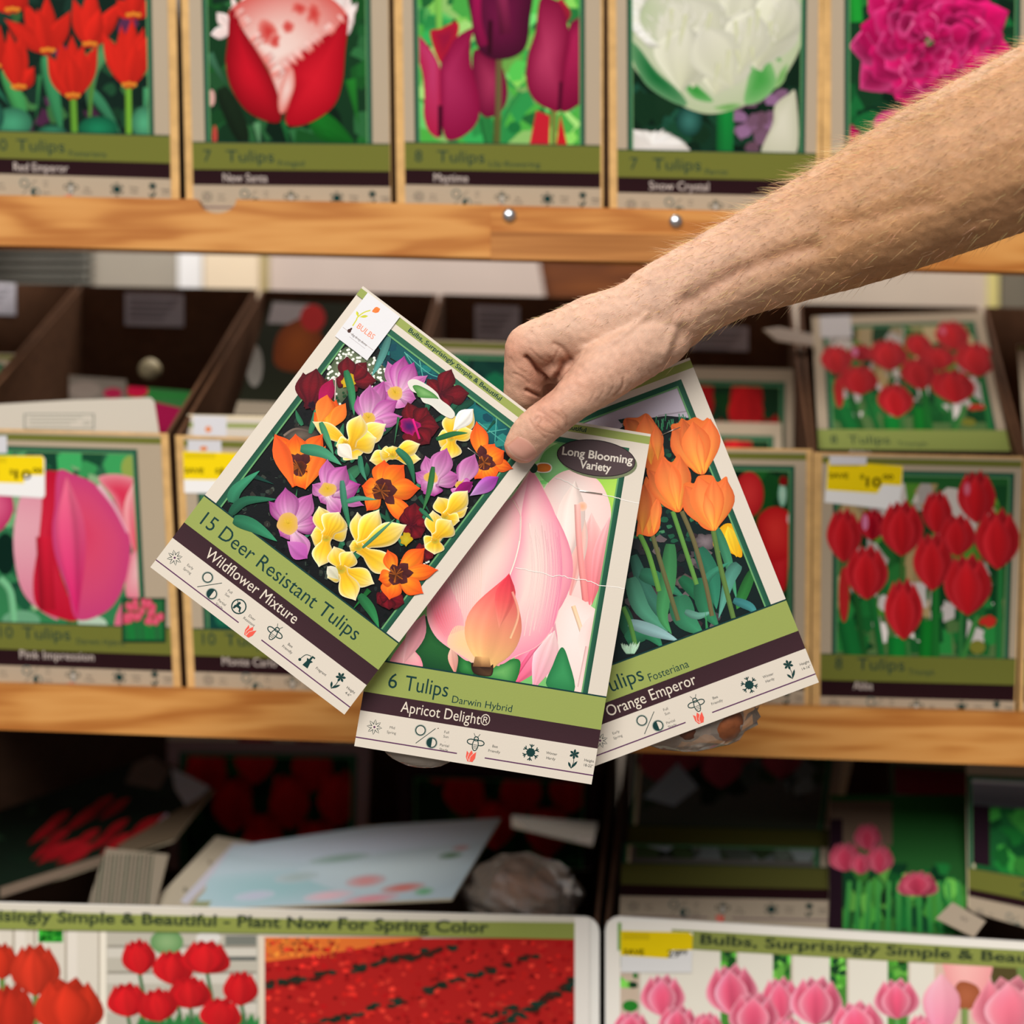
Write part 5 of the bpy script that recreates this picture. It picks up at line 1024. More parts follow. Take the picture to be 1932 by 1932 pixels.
F((1400, 1120), [(1350, 1005, 110), (1530, 1068, 90), (1530, 968, 120), (1480, 1150, 90)], 'Y', eye=(1390, 1130, 26)); F((1340, 1250), [(1270, 1300, 90), (1320, 1085, 110), (1432, 1145, 140), (1330, 1350, 120)], 'Y', eye=(1335, 1270, 24))
A.stroke([(1322, 825), (1300, 960), (1258, 1095)], 36, (40, 100, 50), (60, 120, 70), leaf=True); A.stroke([(1240, 1075), (1280, 1110), (1325, 1155)], 26, (40, 100, 70), (60, 130, 90), leaf=True)
F((1060, 1600), [(985, 1640, 100), (1150, 1640, 100), (1060, 1680, 90), (1000, 1600, 80)], 'B')
F((780, 1440), [(690, 1490, 110), (730, 1300, 120), (840, 1330, 120), (972, 1525, 120), (860, 1625, 130)], 'Y', eye=(770, 1440, 34)); A.petal((760, 1500), (690, 1420), 70, (200, 196, 160), (232, 226, 206))
F((1100, 1470), [(1050, 1320, 90), (1274, 1310, 120), (1354, 1440, 100), (1265, 1582, 110), (1060, 1620, 130), (995, 1500, 110)], 'O', dark=40)
# hang hole: the card is punched, its pale rim shows a green stem behind
A.fan([(1170, 320), (1215, 303), (1290, 340), (1345, 385), (1368, 425), (1420, 465), (1452, 510), (1430, 538), (1370, 510), (1310, 460), (1262, 440), (1235, 395), (1190, 370)], (226, 222, 210), (218, 216, 206), smooth=True)
A.fan([(1200, 345), (1240, 342), (1320, 385), (1355, 420), (1330, 418), (1240, 412), (1222, 385)], (70, 130, 60), (130, 180, 110))
# brand corner sticker
A.xf = c1.xf; A.rect(15, 558, 91, 661, (226, 224, 226)); A.rect(0, 645, 15, 660, GREEN)
def U(x, y): X, Y_ = 280+x/3.578, 530+y/3.578; d = (X-284, Y_-1070); return (d[0]*.796+d[1]*.604, d[0]*.603-d[1]*.797)
g_ = (206, 204, 60)
A.stroke([U(1385, 305), U(1410, 265), U(1420, 245), U(1460, 215), U(1505, 200)], 2.2, g_); A.petal(U(1422, 245), U(1412, 205), 5, g_, g_); A.petal(U(1430, 245), U(1490, 238), 5, g_, g_); A.petal(U(1515, 205), U(1572, 190), 11, (238, 110, 50), (244, 130, 60)); A.petal(U(1515, 210), U(1560, 205), 6, (244, 140, 70), (238, 110, 50))
a0 = U(1412, 312); A.text('BULBS', a0[0], a0[1]-1, 38, 15, (240, 128, 84), (1, 0), raw_up=UP)
A.rect(17, 580, 89, 580.7, (170, 150, 140)); q = U(1362, 338); A.ell(q[0], q[1], 3.6, 4, (70, 40, 34), n=10); A.petal(q, (q[0]+1, q[1]+8), 4, (70, 40, 34), (70, 40, 34))
A.text('dig.drop.done', q[0]+7, q[1]-4, 36, 6.5, (90, 84, 84), (1, 0), raw_up=UP); A.rect(q[0]+7, q[1]-9, q[0]+44, q[1]-8.4, (170, 160, 160))
Y1, Y2, Y3 = .984, .996, 1.012
t1 = held('left held packet with multicoloured wild tulips and a white corner sticker, tilted left', c1, A, Y1)
staple(t1, (671, 683), (698, 704), Y1); staple(t1, (883, 845), (916, 870), Y1)
# ---- middle packet: one pale apricot tulip
c2 = Card((668.4, 1407.5), (1116, 1480), (780, 746), (1228, 819)); A = Art(42); A.xf = c2.xf
A.rect(20, 165, 440, c2.H-30, (120, 190, 110), (180, 220, 150)); A.blobs(60, (30, 420, 430, 630), 40, [(110, 190, 100), (150, 210, 130), (90, 160, 90), (190, 220, 170)], k=9)
D7 = crop(660, 760, 2.61); A.xf = D7
A.fan([(1180, 380), (1320, 300), (1400, 420), (1380, 640), (1280, 560), (1240, 440)], (150, 210, 80), (180, 220, 90)); A.fan([(960, 240), (1060, 200), (1100, 330), (1000, 400), (930, 340)], (110, 180, 100), (150, 210, 140))
# pale blooms behind
A.fan([(950, 470), (1000, 370), (1090, 328), (1180, 350), (1245, 410), (1285, 520), (1275, 640), (1240, 770), (1205, 900), (1180, 1010), (1100, 980), (1030, 1000), (1000, 700)], (248, 206, 200), (244, 226, 218), (1090, 430))
A.petal((1180, 1010), (1190, 540), 150, (240, 110, 120), (246, 180, 176), (248, 206, 200), nt=12); A.petal((1080, 980), (1140, 500), 110, (244, 150, 150), (246, 200, 180), (246, 220, 210), nt=12); A.petal((1060, 820), (1110, 380), 140, (246, 216, 208), (248, 226, 216)); A.ell(1145, 510, 24, 24, (244, 206, 190), (246, 180, 140))
A.petal((1190, 1000), (1280, 560), 90, (236, 110, 120), (246, 190, 190)); A.stroke([(1120, 500), (1130, 700), (1160, 980)], 30, (246, 186, 176), (240, 130, 130))
A.fan([(1030, 970), (1110, 955), (1200, 1010), (1300, 1100), (1320, 1420), (1000, 1420), (980, 1200)], (250, 214, 206), (248, 230, 224), (1120, 1080))
A.stroke([(1100, 1000), (1140, 1120), (1160, 1190)], 22, (246, 200, 160), (246, 214, 196)); A.petal((1180, 1400), (1230, 1000), 170, (250, 224, 216), (246, 206, 200)); A.stroke([(1170, 1200), (1130, 1400)], 20, (244, 190, 186), (246, 206, 200))
A.petal((800, 1400), (1010, 1060), 190, (238, 90, 130), (246, 180, 190), nt=12); A.petal((900, 1420), (1010, 1120), 120, (244, 160, 180), (248, 214, 210)); A.stroke([(800, 1370), (880, 1250), (960, 1150)], 20, (226, 60, 110), (244, 150, 170))
A.fan([(370, 1050), (440, 1130), (520, 1210), (640, 1300), (640, 1400), (300, 1300), (310, 1200)], (16, 60, 36), (40, 100, 50), (400, 1180)); A.petal((520, 1340), (500, 1200), 50, (220, 140, 130), (240, 190, 170))
A.fan([(195, 1290), (280, 1150), (320, 1100), (310, 1200), (350, 1260), (345, 1310)], (242, 140, 160), (246, 196, 190)); A.petal((260, 1290), (370, 1040), 90, (246, 180, 180), (244, 150, 170))
A.fan([(640, 1340), (720, 1290), (820, 1260), (840, 1300), (800, 1390), (690, 1370)], (30, 110, 50), (110, 180, 100)); A.fan([(970, 1395), (1000, 1290), (1042, 1204), (1075, 1260), (1105, 1420)], (40, 120, 70), (60, 150, 90), (1050, 1330)); A.fan([(540, 1320), (550, 1250), (600, 1290), (605, 1340)], (30, 100, 46), (60, 140, 70))
# the large bloom
MA = [(885, 335), (925, 370), (965, 440), (1015, 560), (1042, 700), (1048, 860), (1036, 990), (1000, 1110), (930, 1195), (830, 1245), (740, 1285), (690, 1295), (630, 1290), (600, 1280), (510, 1222), (430, 1160), (392, 1085), (380, 1010), (400, 950), (520, 800), (700, 560), (800, 460)]
A.fan(MA, (246, 196, 190), (248, 224, 214), (740, 700))
A.petal((700, 1290), (890, 330), 470, (244, 196, 150), (248, 226, 216), (240, 130, 160), cm=(246, 204, 196), nt=22, ns=14, peak=.5, bend=70, streak=.025, shade=.04, w0=.15)
A.fan([(895, 340), (960, 440), (1018, 570), (1042, 720), (1046, 880), (1032, 1000), (995, 1110), (925, 1195), (820, 1245), (735, 1282), (770, 1100), (790, 850), (836, 660), (846, 540), (866, 430)], (242, 150, 172), (248, 220, 210), (910, 800), mid=(248, 208, 202))
for k in range(26):
    x = A.rnd.uniform(880, 1030); A.stroke([(x, 560+A.rnd.uniform(0, 120)), (x+14, 850), (x-30, 1110+A.rnd.uniform(-40, 40))], 5, mixc((246, 206, 200), (240, 140, 165), max(0, (x-930)/110)), mixc((246, 206, 200), (236, 120, 160), max(0, (x-930)/110)), w1=2)
A.fan([(800, 470), (842, 560), (834, 690), (790, 840), (705, 1000), (640, 1110), (612, 1200), (585, 1272), (510, 1222), (430, 1160), (388, 1085), (380, 1010), (410, 930), (520, 790), (700, 560)], (244, 170, 180), (248, 218, 208), (690, 760), mid=(248, 206, 198))
A.fan([(384, 1010), (400, 960), (470, 880), (520, 960), (560, 1080), (520, 1200), (440, 1160), (392, 1090)], (246, 170, 180), (238, 110, 130), (430, 1050), mid=(242, 140, 150)); A.fan([(520, 1100), (600, 1120), (630, 1200), (625, 1280), (560, 1250), (480, 1190)], (246, 200, 170), (246, 206, 150), (570, 1190))
for k in range(22):
    t = k/21; A.stroke([(400+t*220, 980-t*330), (420+t*230, 1060-t*260), (470+t*160, 1150-t*60)], 4, mixc((240, 120, 150), (248, 206, 200), t*1.3 if t < .76 else 1), mixc((240, 130, 150), (246, 204, 180), t), w1=2)
A.stroke([(842, 560), (834, 690), (790, 840), (705, 1000)], 8, (250, 232, 222), (246, 214, 200)); A.stroke([(800, 475), (842, 560), (836, 680)], 6, (236, 190, 180), (244, 206, 198))
A.petal((668, 1295), (786, 838), 280, (242, 194, 120), (226, 62, 80), None, cm=(240, 140, 116), nt=18, ns=10, peak=.40, bend=-10, streak=.05, w0=.3)
A.petal((735, 1110), (786, 842), 100, (240, 150, 122), (222, 50, 72), cm=(232, 90, 90)); A.stroke([(800, 930), (830, 1040), (790, 1160)], 12, (240, 140, 130), (246, 186, 140))
A.fan([(600, 1280), (640, 1296), (690, 1296), (706, 1290), (694, 1345), (612, 1332)], (44, 24, 20), (86, 60, 40)); A.stroke([(652, 1250), (650, 1300)], 70, (226, 170, 110), (120, 80, 50), w1=90)
layout(A, c2, fr=(26, 424), kinds='fsbwh', height='18-22"', season=('Mid', 'Spring'), headline=('Bulbs, Surprisingly Simple & Beautiful', 119, 218),
       txt=[('6', 44, 121, 17, 42, INK), ('Tulips', 76, 121, 84, 42, INK), ('Darwin Hybrid', 170, 112, 116, 20, INK), ('Apricot Delight®', 76, 79, 172, 30, (226, 214, 196))])
A.xf = D7; ang = .135; ca, sa = math.cos(ang), math.sin(ang)
E = lambda rx, ry, n=40: [(1213+rx*math.cos(2*math.pi*k/n)*ca-ry*math.sin(2*math.pi*k/n)*sa, 272+rx*math.cos(2*math.pi*k/n)*sa+ry*math.sin(2*math.pi*k/n)*ca) for k in range(n)]
A.poly([(x+9, y+12) for x, y in E(194, 88)], (120, 128, 96)); A.poly(E(195, 89), (36, 28, 30)); A.poly(E(191, 85), (84, 68, 70))
A.text('Long Blooming', 1044, 254, 350, 56, (228, 218, 204), d=(ca, sa), bold=True); A.text('Variety', 1130, 320, 156, 56, (228, 218, 204), d=(ca, sa), bold=True)
# creases in the card stock and the hang hole
for pts in ([(815, 812), (880, 825), (940, 835), (1000, 855), (1045, 852), (1100, 868), (1160, 872), (1210, 892), (1280, 905), (1362, 915)], [(1010, 368), (1060, 385), (1110, 412), (1150, 432), (1240, 452), (1310, 466), (1370, 486), (1430, 496)]):
    line_path(A, [(x+A.rnd.uniform(-3, 3), y+A.rnd.uniform(-3, 3)) for x, y in smooth_open(pts, 4)], 3.5, (244, 238, 230))
A.fan([(905, 330), (925, 298), (975, 296), (996, 315), (985, 340), (940, 345)], (244, 240, 226), (240, 236, 220)); A.fan([(918, 328), (930, 303), (972, 301), (990, 316), (980, 336), (942, 340)], (236, 120, 40), (240, 140, 50)); A.ell(905, 322, 20, 24, (40, 70, 50))
t2 = held('middle held packet with one large pale pink apricot tulip and an oval badge', c2, A, Y2)
staple(t2, (1094, 926), (1136, 932), Y2)
# ---- right packet: orange tulips
c3 = Card((1117.8, 1446.9), (1544.8, 1287.3), (873.7, 834), (1300.7, 674.8)); A = Art(43); A.xf = c3.xf
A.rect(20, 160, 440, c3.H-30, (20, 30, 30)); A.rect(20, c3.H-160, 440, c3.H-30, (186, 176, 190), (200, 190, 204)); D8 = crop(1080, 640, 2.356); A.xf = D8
A.stroke([(380, 340), (520, 318)], 6, (160, 150, 160)); A.poly([(180, 420), (260, 360), (420, 340), (520, 350), (640, 340), (800, 1000), (840, 1190), (200, 1420), (160, 1000)], (18, 32, 32))
for k in range(150): x = A.rnd.uniform(200, 640); y = A.rnd.uniform(360, 900); A.ell(x, y, 15, 11, A.rnd.choice([(30, 84, 60), (50, 110, 76), (24, 60, 50), (70, 130, 90), (18, 40, 40)]), n=7, jag=.4)
for k in range(50): x = A.rnd.uniform(360, 640); y = 352+abs(x-470)*.04+A.rnd.uniform(-16, 30); A.stroke([(x, y+24), (x+A.rnd.uniform(-8, 8), y-8)], 5, (30, 110, 70), (70, 140, 100))
for k in range(60): A.ell(A.rnd.uniform(240, 660), A.rnd.uniform(880, 1330), 22, 17, A.rnd.choice([(40, 42, 44), (70, 62, 66), (24, 26, 30), (100, 88, 90), (50, 40, 44)]), n=7, jag=.4)
for e in ((590, 900, 44, 36, (130, 116, 120)), (500, 1080, 44, 34, (120, 104, 100)), (370, 1150, 36, 50, (80, 70, 72)), (280, 1230, 50, 40, (36, 30, 36))): A.ell(e[0], e[1], e[2], e[3], mul(e[4], .6), e[4], jag=.2)
A.fan([(625, 890), (670, 825), (720, 830), (750, 920), (750, 970), (700, 950), (640, 940)], (226, 160, 20), (246, 206, 40)); A.petal((730, 970), (690, 830), 60, (240, 180, 30), (248, 214, 60))
for L in [((270, 960), (320, 1100), (400, 1230), (420, 1310), 60, (60, 120, 100)), ((300, 1040), (380, 1070), (500, 1150), 70, (50, 120, 90)), ((560, 930), (620, 1060), (640, 1200), 80, (50, 130, 100)), ((640, 840), (690, 980), (730, 1160), 44, (70, 150, 110)), ((740, 1000), (700, 1060), (650, 1240), 60, (90, 160, 140)), ((800, 1030), (750, 1150), (730, 1200), 50, (50, 130, 60)), ((560, 1180), (600, 1060), (700, 990), 40, (60, 140, 110)), ((480, 1060), (560, 1140), (650, 1270), 60, (40, 120, 80)), ((260, 1060), (310, 1200), (430, 1300), 76, (80, 150, 120)),
          ((435, 910), (425, 1060), (400, 1220), (440, 1310), 72, (70, 150, 90)), ((475, 1140), (500, 1240), (580, 1310), 110, (60, 140, 100)), ((570, 1060), (590, 1190), (650, 1280), 80, (50, 130, 90)), ((715, 1160), (790, 1190), (820, 1230), 40, (70, 150, 150)), ((220, 1190), (250, 1290), (290, 1370), 70, (40, 100, 70)), ((240, 1340), (330, 1300), (400, 1370), 80, (50, 130, 90)), ((250, 1260), (370, 1300), (470, 1340), 56, (150, 190, 190)), ((500, 1210), (560, 1230), (620, 1210), 34, (110, 170, 150)), ((600, 1310), (590, 1210), 30, (60, 150, 90))]:
    A.stroke(L[:-2], L[-2], mul(L[-1], .72), L[-1], leaf=True)
for L in [((295, 860), (340, 960), (385, 1120), 22, (90, 140, 60)), ((355, 870), (400, 1020), (470, 1250), 20, (96, 96, 60)), ((445, 765), (490, 900), (552, 1090), 20, (92, 140, 64)), ((485, 765), (540, 900), (590, 1080), (620, 1230), 20, (104, 96, 62)), ((625, 850), (660, 1020), (715, 1240), 22, (90, 120, 60)), ((225, 1190), (255, 1260), (280, 1360), 20, (80, 130, 60))]: A.stroke(L[:-2], L[-2], L[-1])
for k in range(18): A.petal((240+k*2, 1400), (215+k*5, 1350+A.rnd.uniform(-10, 20)), 10, (150, 190, 160), (180, 206, 180), nt=3, ns=2)
layout(A, c3, fr=(26, 430), kinds='fsbwh', height='14-16"', season=('Early', 'Spring'), headline=('Bulbs, Surprisingly Simple & Beautiful', 119, 218),
       txt=[('7', 26, 121, 17, 42, INK), ('Tulips', 62, 121, 92, 42, INK), ('Fosteriana', 162, 114, 80, 22, INK), ('Orange Emperor', 64, 79, 180, 31, (226, 214, 196))])
A.xf = D8; OT = (245, 130, 62)
def otulip(pts, cen, extra):
    A.fan(pts, (234, 112, 50), (246, 146, 76), cen, mid=(246, 134, 66))
    for b, tp, w, k in extra: A.petal(b, tp, w, mul((248, 168, 60), k), mul((242, 120, 66), k), mul((236, 104, 50), k), nt=10, ns=6, cm=mul((246, 142, 70), k))
otulip([(228, 385), (235, 352), (290, 348), (330, 330), (365, 370), (390, 420), (405, 485), (402, 530), (350, 560), (325, 570), (320, 480), (270, 410)], (350, 460), [((300, 440), (240, 354), 70, .9), ((350, 560), (325, 332), 110, 1.02), ((380, 540), (372, 380), 60, .96)])
otulip([(320, 625), (345, 640), (372, 690), (390, 770), (386, 840), (350, 876), (300, 866), (285, 860)], (340, 780), [((340, 870), (335, 640), 90, 1.0), ((310, 870), (318, 640), 80, .92), ((360, 865), (380, 700), 50, 1.04)])
otulip([(437, 390), (470, 372), (485, 352), (510, 362), (545, 347), (580, 362), (603, 350), (625, 400), (624, 500), (600, 580), (575, 602), (530, 580), (480, 500)], (540, 470), [((560, 600), (445, 388), 110, .95), ((590, 595), (612, 352), 110, .98), ((570, 602), (490, 355), 90, .9), ((570, 602), (535, 365), 130, 1.03), ((585, 600), (560, 420), 40, 1.08)])
otulip([(330, 575), (372, 548), (402, 520), (425, 540), (445, 545), (475, 512), (505, 590), (508, 680), (480, 765), (430, 755), (385, 720), (345, 640)], (430, 650), [((465, 765), (340, 580), 100, .95), ((475, 765), (480, 520), 100, .97), ((460, 765), (400, 525), 120, 1.03), ((470, 760), (440, 560), 50, 1.08)])
otulip([(492, 655), (515, 635), (540, 640), (560, 608), (620, 606), (645, 635), (688, 614), (684, 740), (650, 830), (625, 852), (570, 830), (525, 750)], (600, 740), [((620, 850), (500, 650), 120, .95), ((640, 845), (684, 620), 110, .96), ((625, 852), (560, 610), 130, 1.03), ((635, 852), (625, 615), 90, 1.0), ((628, 850), (590, 690), 50, 1.08)])
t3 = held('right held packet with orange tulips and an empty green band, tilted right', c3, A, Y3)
staple(t3, (1248, 821), (1283, 806), Y3)
# bulb bags stapled behind each card
def held_bag(t, c, u, v, ru, rv, rd, n, seed, Y):
    p = P(*c.xf(u, v), Y+rd+.0016); k = Y/FPX; wpx = math.hypot(c.q[1][0]-c.q[0][0], c.q[1][1]-c.q[0][1])/460
    bulb_bag('', (p.x, p.y, p.z), (ru*k*wpx, rd, rv*k*wpx), n, seed, parent=t, bs=min(.013, rd*1.1))
held_bag(t1, c1, 170, 110, 130, 80, .006, 6, 71, Y1); held_bag(t2, c2, 130, 40, 90, 60, .0065, 6, 72, Y2)
held_bag(t3, c3, 210, 44, 140, 86, .017, 14, 73, Y3)
# ------------------------------------------------------------------ the person: a right forearm and hand pinching the packets
from mathutils.bvhtree import BVHTree
def limb(m, path, n=20):        # path: (px, py, depth, half width in pixels, half thickness in metres)
    pts = smooth_open(path, 6); C_ = [P(p[0], p[1], p[2]) for p in pts]; vs = []; fs = []
    rows = []
    for i, p in enumerate(pts):
        t = (C_[min(i+1, len(C_)-1)]-C_[max(i-1, 0)]).normalized(); dep = Vector((0, 1, 0)); a = t.cross(dep)
        if a.length < .35: dep = Vector((0, 0, 1)); a = t.cross(dep)
        a.normalize(); b = a.cross(t).normalized(); rw = p[3]*p[2]/FPX; rd = p[4]
        rows.append((C_[i], a*rw, b*rd, t*min(rw, rd)))
    def ring(c, a, b, k, o):
        return [c+o+(a*math.cos(2*math.pi*j/n)+b*math.sin(2*math.pi*j/n))*k for j in range(n)]
    R_ = []
    c, a, b, t = rows[0]
    for k in (80, 55, 28): R_.append(ring(c, a, b, math.cos(R(k)), -t*math.sin(R(k))))
    for c, a, b, t in rows: R_.append(ring(c, a, b, 1, Vector((0, 0, 0))))
    for k in (28, 55, 80): R_.append(ring(c, a, b, math.cos(R(k)), t*math.sin(R(k))))
    for r_ in R_: vs += r_
    for i in range(len(R_)-1):
        for j in range(n): fs.append((i*n+j, i*n+(j+1) % n, (i+1)*n+(j+1) % n, (i+1)*n+j))
    fs += [tuple(reversed(range(n))), tuple((len(R_)-1)*n+j for j in range(n))]
    m.add(vs, fs, (210, 160, 124))
B = MB()
limb(B, [(2640, -90, .90, 190, .052), (2420, 40, .915, 196, .052), (2200, 150, .93, 186, .050), (2040, 218, .945, 172, .047), (1900, 280, .955, 160, .045), (1760, 344, .965, 147, .042), (1620, 411, .973, 128, .037), (1490, 467, .978, 107, .031), (1388, 509, .981, 92, .0265), (1300, 553, .984, 86, .0245), (1236, 588, .988, 84, .0235)])
limb(B, [(1270, 570, .986, 72, .022), (1130, 614, .984, 57, .018), (1060, 634, .986, 50, .016), (998, 655, .990, 46, .0155)])                # index metacarpal
limb(B, [(1270, 575, 1.0, 60, .02), (1130, 606, 1.006, 54, .016), (1004, 648, 1.013, 40, .014)])
limb(B, [(1280, 580, 1.008, 55, .018), (1140, 612, 1.026, 50, .015), (1024, 648, 1.034, 38, .013)])
limb(B, [(1290, 585, 1.012, 52, .017), (1150, 625, 1.042, 48, .014), (1050, 655, 1.052, 34, .012)])
limb(B, [(1240, 620, .990, 66, .021), (1150, 655, .988, 60, .017), (1080, 664, .992, 40, .014)])                                            # flesh between thumb and index
limb(B, [(1300, 618, 1.0, 34, .02), (1266, 640, 1.004, 34, .02), (1235, 660, 1.0, 36, .018)])                                               # heel of the palm
limb(B, [(1250, 628, .985, 62, .019), (1195, 662, .979, 62, .0185), (1140, 703, .973, 57, .0165), (1108, 730, .971, 49, .0145), (1070, 763, .970, 40, .0125), (1040, 787, .970, 40, .0122), (1014, 808, .9705, 40.5, .0118), (997, 826, .972, 38, .0108), (983, 846, .9735, 35, .0095)])   # thumb
limb(B, [(996, 660, .991, 44, .0155), (990, 695, .996, 40, .0142), (987, 738, 1.003, 38, .0132)])                                            # index, first joint
limb(B, [(987, 742, 1.004, 36, .013), (1000, 766, 1.026, 34, .0115), (1042, 792, 1.031, 32, .0105), (1076, 806, 1.028, 28, .0095), (1088, 812, 1.026, 24, .008)])
limb(B, [(1030, 690, .998, 34, .011), (1060, 690, .993, 36, .012)])
for o_, Y0 in ((0, 1.013), (22, 1.034), (50, 1.052)):
    k = 1-o_*.0022
    limb(B, [(1004+o_, 652, Y0, 38*k, .0135), (992+o_, 735, Y0+.010, 35*k, .0125)])
    limb(B, [(992+o_, 737, Y0+.011, 34*k, .0115), (1030+o_, 782, Y0+.022, 31*k, .0105), (1080+o_, 790, Y0+.016, 28*k, .0095), (1100+o_, 775, Y0+.010, 24*k, .0085)])
me0 = bpy.data.meshes.new('arm_base'); me0.from_pydata(B.v, [], B.f)
bm = bmesh.new(); bm.from_mesh(me0); bmesh.ops.recalc_face_normals(bm, faces=bm.faces); bm.to_mesh(me0); bm.free()
ob = bpy.data.objects.new('arm_base', me0); COL.objects.link(ob)
md = ob.modifiers.new('r', 'REMESH'); md.mode = 'VOXEL'; md.voxel_size = .00165; md.adaptivity = 0
md = ob.modifiers.new('s', 'SMOOTH'); md.factor = .5; md.iterations = 9
md = ob.modifiers.new('d', 'SUBSURF'); md.levels = 1; md.render_levels = 1
dg = bpy.context.evaluated_depsgraph_get(); dg.update()
arm = bpy.data.meshes.new_from_object(ob.evaluated_get(dg)); bpy.data.objects.remove(ob); arm.name = 'person'
nv = len(arm.vertices); co = np.empty(nv*3, 'f'); arm.vertices.foreach_get('co', co); co = co.reshape(-1, 3)
no = np.array([v.vector[:] for v in arm.vertex_normals], 'f')
px = 966+co[:, 0]/co[:, 1]*FPX; py = 966-(co[:, 2]-ZC)/co[:, 1]*FPX
view = np.array((0, 0, ZC))-co; view /= np.linalg.norm(view, axis=1)[:, None]; facing = np.clip((no*view).sum(1)*2.5, 0, 1); front = facing*(co[:, 1] < 1.006)
def dist_poly(pts):
    pts = np.array(smooth_open(pts, 6)); d = np.full(nv, 1e9)
    for a, b in zip(pts[:-1], pts[1:]):
        ab = b-a; t = np.clip(((px-a[0])*ab[0]+(py-a[1])*ab[1])/(ab @ ab+1e-9), 0, 1); d = np.minimum(d, np.hypot(px-a[0]-t*ab[0], py-a[1]-t*ab[1]))
    return d
H = crop(930, 560, 4.83); V = crop(1200, 90, 2.639)
def hp(*q): return [H(*p) for p in q]
def vp(*q): return [V(*p) for p in q]
off = np.zeros(nv); tint = np.zeros(nv)
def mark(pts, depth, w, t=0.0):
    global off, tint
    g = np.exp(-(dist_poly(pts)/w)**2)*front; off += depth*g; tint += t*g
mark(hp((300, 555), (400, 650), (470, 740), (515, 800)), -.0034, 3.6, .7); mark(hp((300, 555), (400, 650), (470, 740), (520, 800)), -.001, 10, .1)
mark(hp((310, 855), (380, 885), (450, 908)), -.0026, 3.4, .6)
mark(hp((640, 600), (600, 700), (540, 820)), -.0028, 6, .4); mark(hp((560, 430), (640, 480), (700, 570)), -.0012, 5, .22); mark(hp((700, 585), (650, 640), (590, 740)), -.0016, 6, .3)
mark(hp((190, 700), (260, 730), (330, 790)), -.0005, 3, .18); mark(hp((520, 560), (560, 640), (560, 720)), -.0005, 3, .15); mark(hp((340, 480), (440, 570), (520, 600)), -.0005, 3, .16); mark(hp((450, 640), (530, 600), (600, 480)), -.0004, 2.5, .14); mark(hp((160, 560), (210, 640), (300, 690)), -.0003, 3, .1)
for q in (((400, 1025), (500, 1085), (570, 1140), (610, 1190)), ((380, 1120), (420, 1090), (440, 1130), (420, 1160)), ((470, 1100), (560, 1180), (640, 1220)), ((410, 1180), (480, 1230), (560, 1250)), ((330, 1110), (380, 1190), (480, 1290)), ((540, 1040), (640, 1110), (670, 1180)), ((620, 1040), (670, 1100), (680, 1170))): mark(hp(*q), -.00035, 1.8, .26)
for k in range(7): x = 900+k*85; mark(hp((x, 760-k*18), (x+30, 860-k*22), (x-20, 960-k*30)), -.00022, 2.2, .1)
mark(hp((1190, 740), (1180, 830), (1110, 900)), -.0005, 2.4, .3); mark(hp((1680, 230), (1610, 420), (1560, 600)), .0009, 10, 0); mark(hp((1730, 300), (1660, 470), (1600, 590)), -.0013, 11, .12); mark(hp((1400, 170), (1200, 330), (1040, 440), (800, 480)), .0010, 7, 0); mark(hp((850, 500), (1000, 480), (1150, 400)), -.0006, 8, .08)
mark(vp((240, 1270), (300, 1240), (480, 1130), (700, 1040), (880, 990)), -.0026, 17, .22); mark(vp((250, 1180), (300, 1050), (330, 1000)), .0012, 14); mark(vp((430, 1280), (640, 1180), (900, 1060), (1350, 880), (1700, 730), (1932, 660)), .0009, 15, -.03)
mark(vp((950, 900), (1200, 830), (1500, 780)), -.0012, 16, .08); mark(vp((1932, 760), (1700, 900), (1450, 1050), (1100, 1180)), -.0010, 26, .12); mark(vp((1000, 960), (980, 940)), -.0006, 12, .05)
rng = np.random.default_rng(3)
def vnoise(scale, seed):
    r = np.random.default_rng(seed); out = np.zeros(nv)
    for _ in range(14):
        k = r.normal(size=3); k /= np.linalg.norm(k); out += np.sin(co @ k*scale*r.uniform(.6, 1.6)+r.uniform(0, 6.28))
    return out/3.7
off += .00022*vnoise(260, 1)+.00012*vnoise(800, 2)
co2 = co+no*off[:, None]; arm.vertices.foreach_set('co', co2.astype('f').ravel())
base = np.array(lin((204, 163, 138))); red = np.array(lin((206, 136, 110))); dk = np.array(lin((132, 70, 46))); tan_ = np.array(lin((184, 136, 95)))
colr = np.tile(base, (nv, 1)); w_ = np.clip((px-1260)/330, 0, 1)[:, None]; colr = colr*(1-w_)+tan_*w_
def spot(x, y, r, k):
    global colr
    g = (k*np.exp(-(((px-x)**2+(py-y)**2)/r**2)))[:, None]; colr = colr*(1-g)+red*g
for x, y, r, k in ((1030, 790, 40, .55), (960, 660, 36, .5), (975, 860, 34, .6), (1010, 700, 50, .4), (1090, 720, 50, .35), (1110, 590, 20, .15), (1020, 740, 30, .4), (1180, 690, 50, .2)): spot(x, y, r, k)
nz = (vnoise(180, 5)*.05+vnoise(700, 6)*.05+vnoise(1900, 7)*.035)[:, None]; colr = np.clip(colr*(1+nz), 0, 1)
tt = np.clip(tint, 0, .85)[:, None]; colr = colr*(1-tt)+dk*tt  # fold shade painted in: creases and lower arm edge tinted darker
at = arm.color_attributes.new('Col', 'FLOAT_COLOR', 'POINT'); at.data.foreach_set('color', np.hstack([colr, np.ones((nv, 1))]).astype('f').ravel())
arm.polygons.foreach_set('use_smooth', [True]*len(arm.polygons)); arm.update()
M_SKIN, nt, b_ = mat_new('skin'); N = nt.nodes.new; L = nt.links.new
a_ = N('ShaderNodeAttribute'); a_.attribute_name = 'Col'; L(a_.outputs['Color'], b_.inputs['Base Color'])
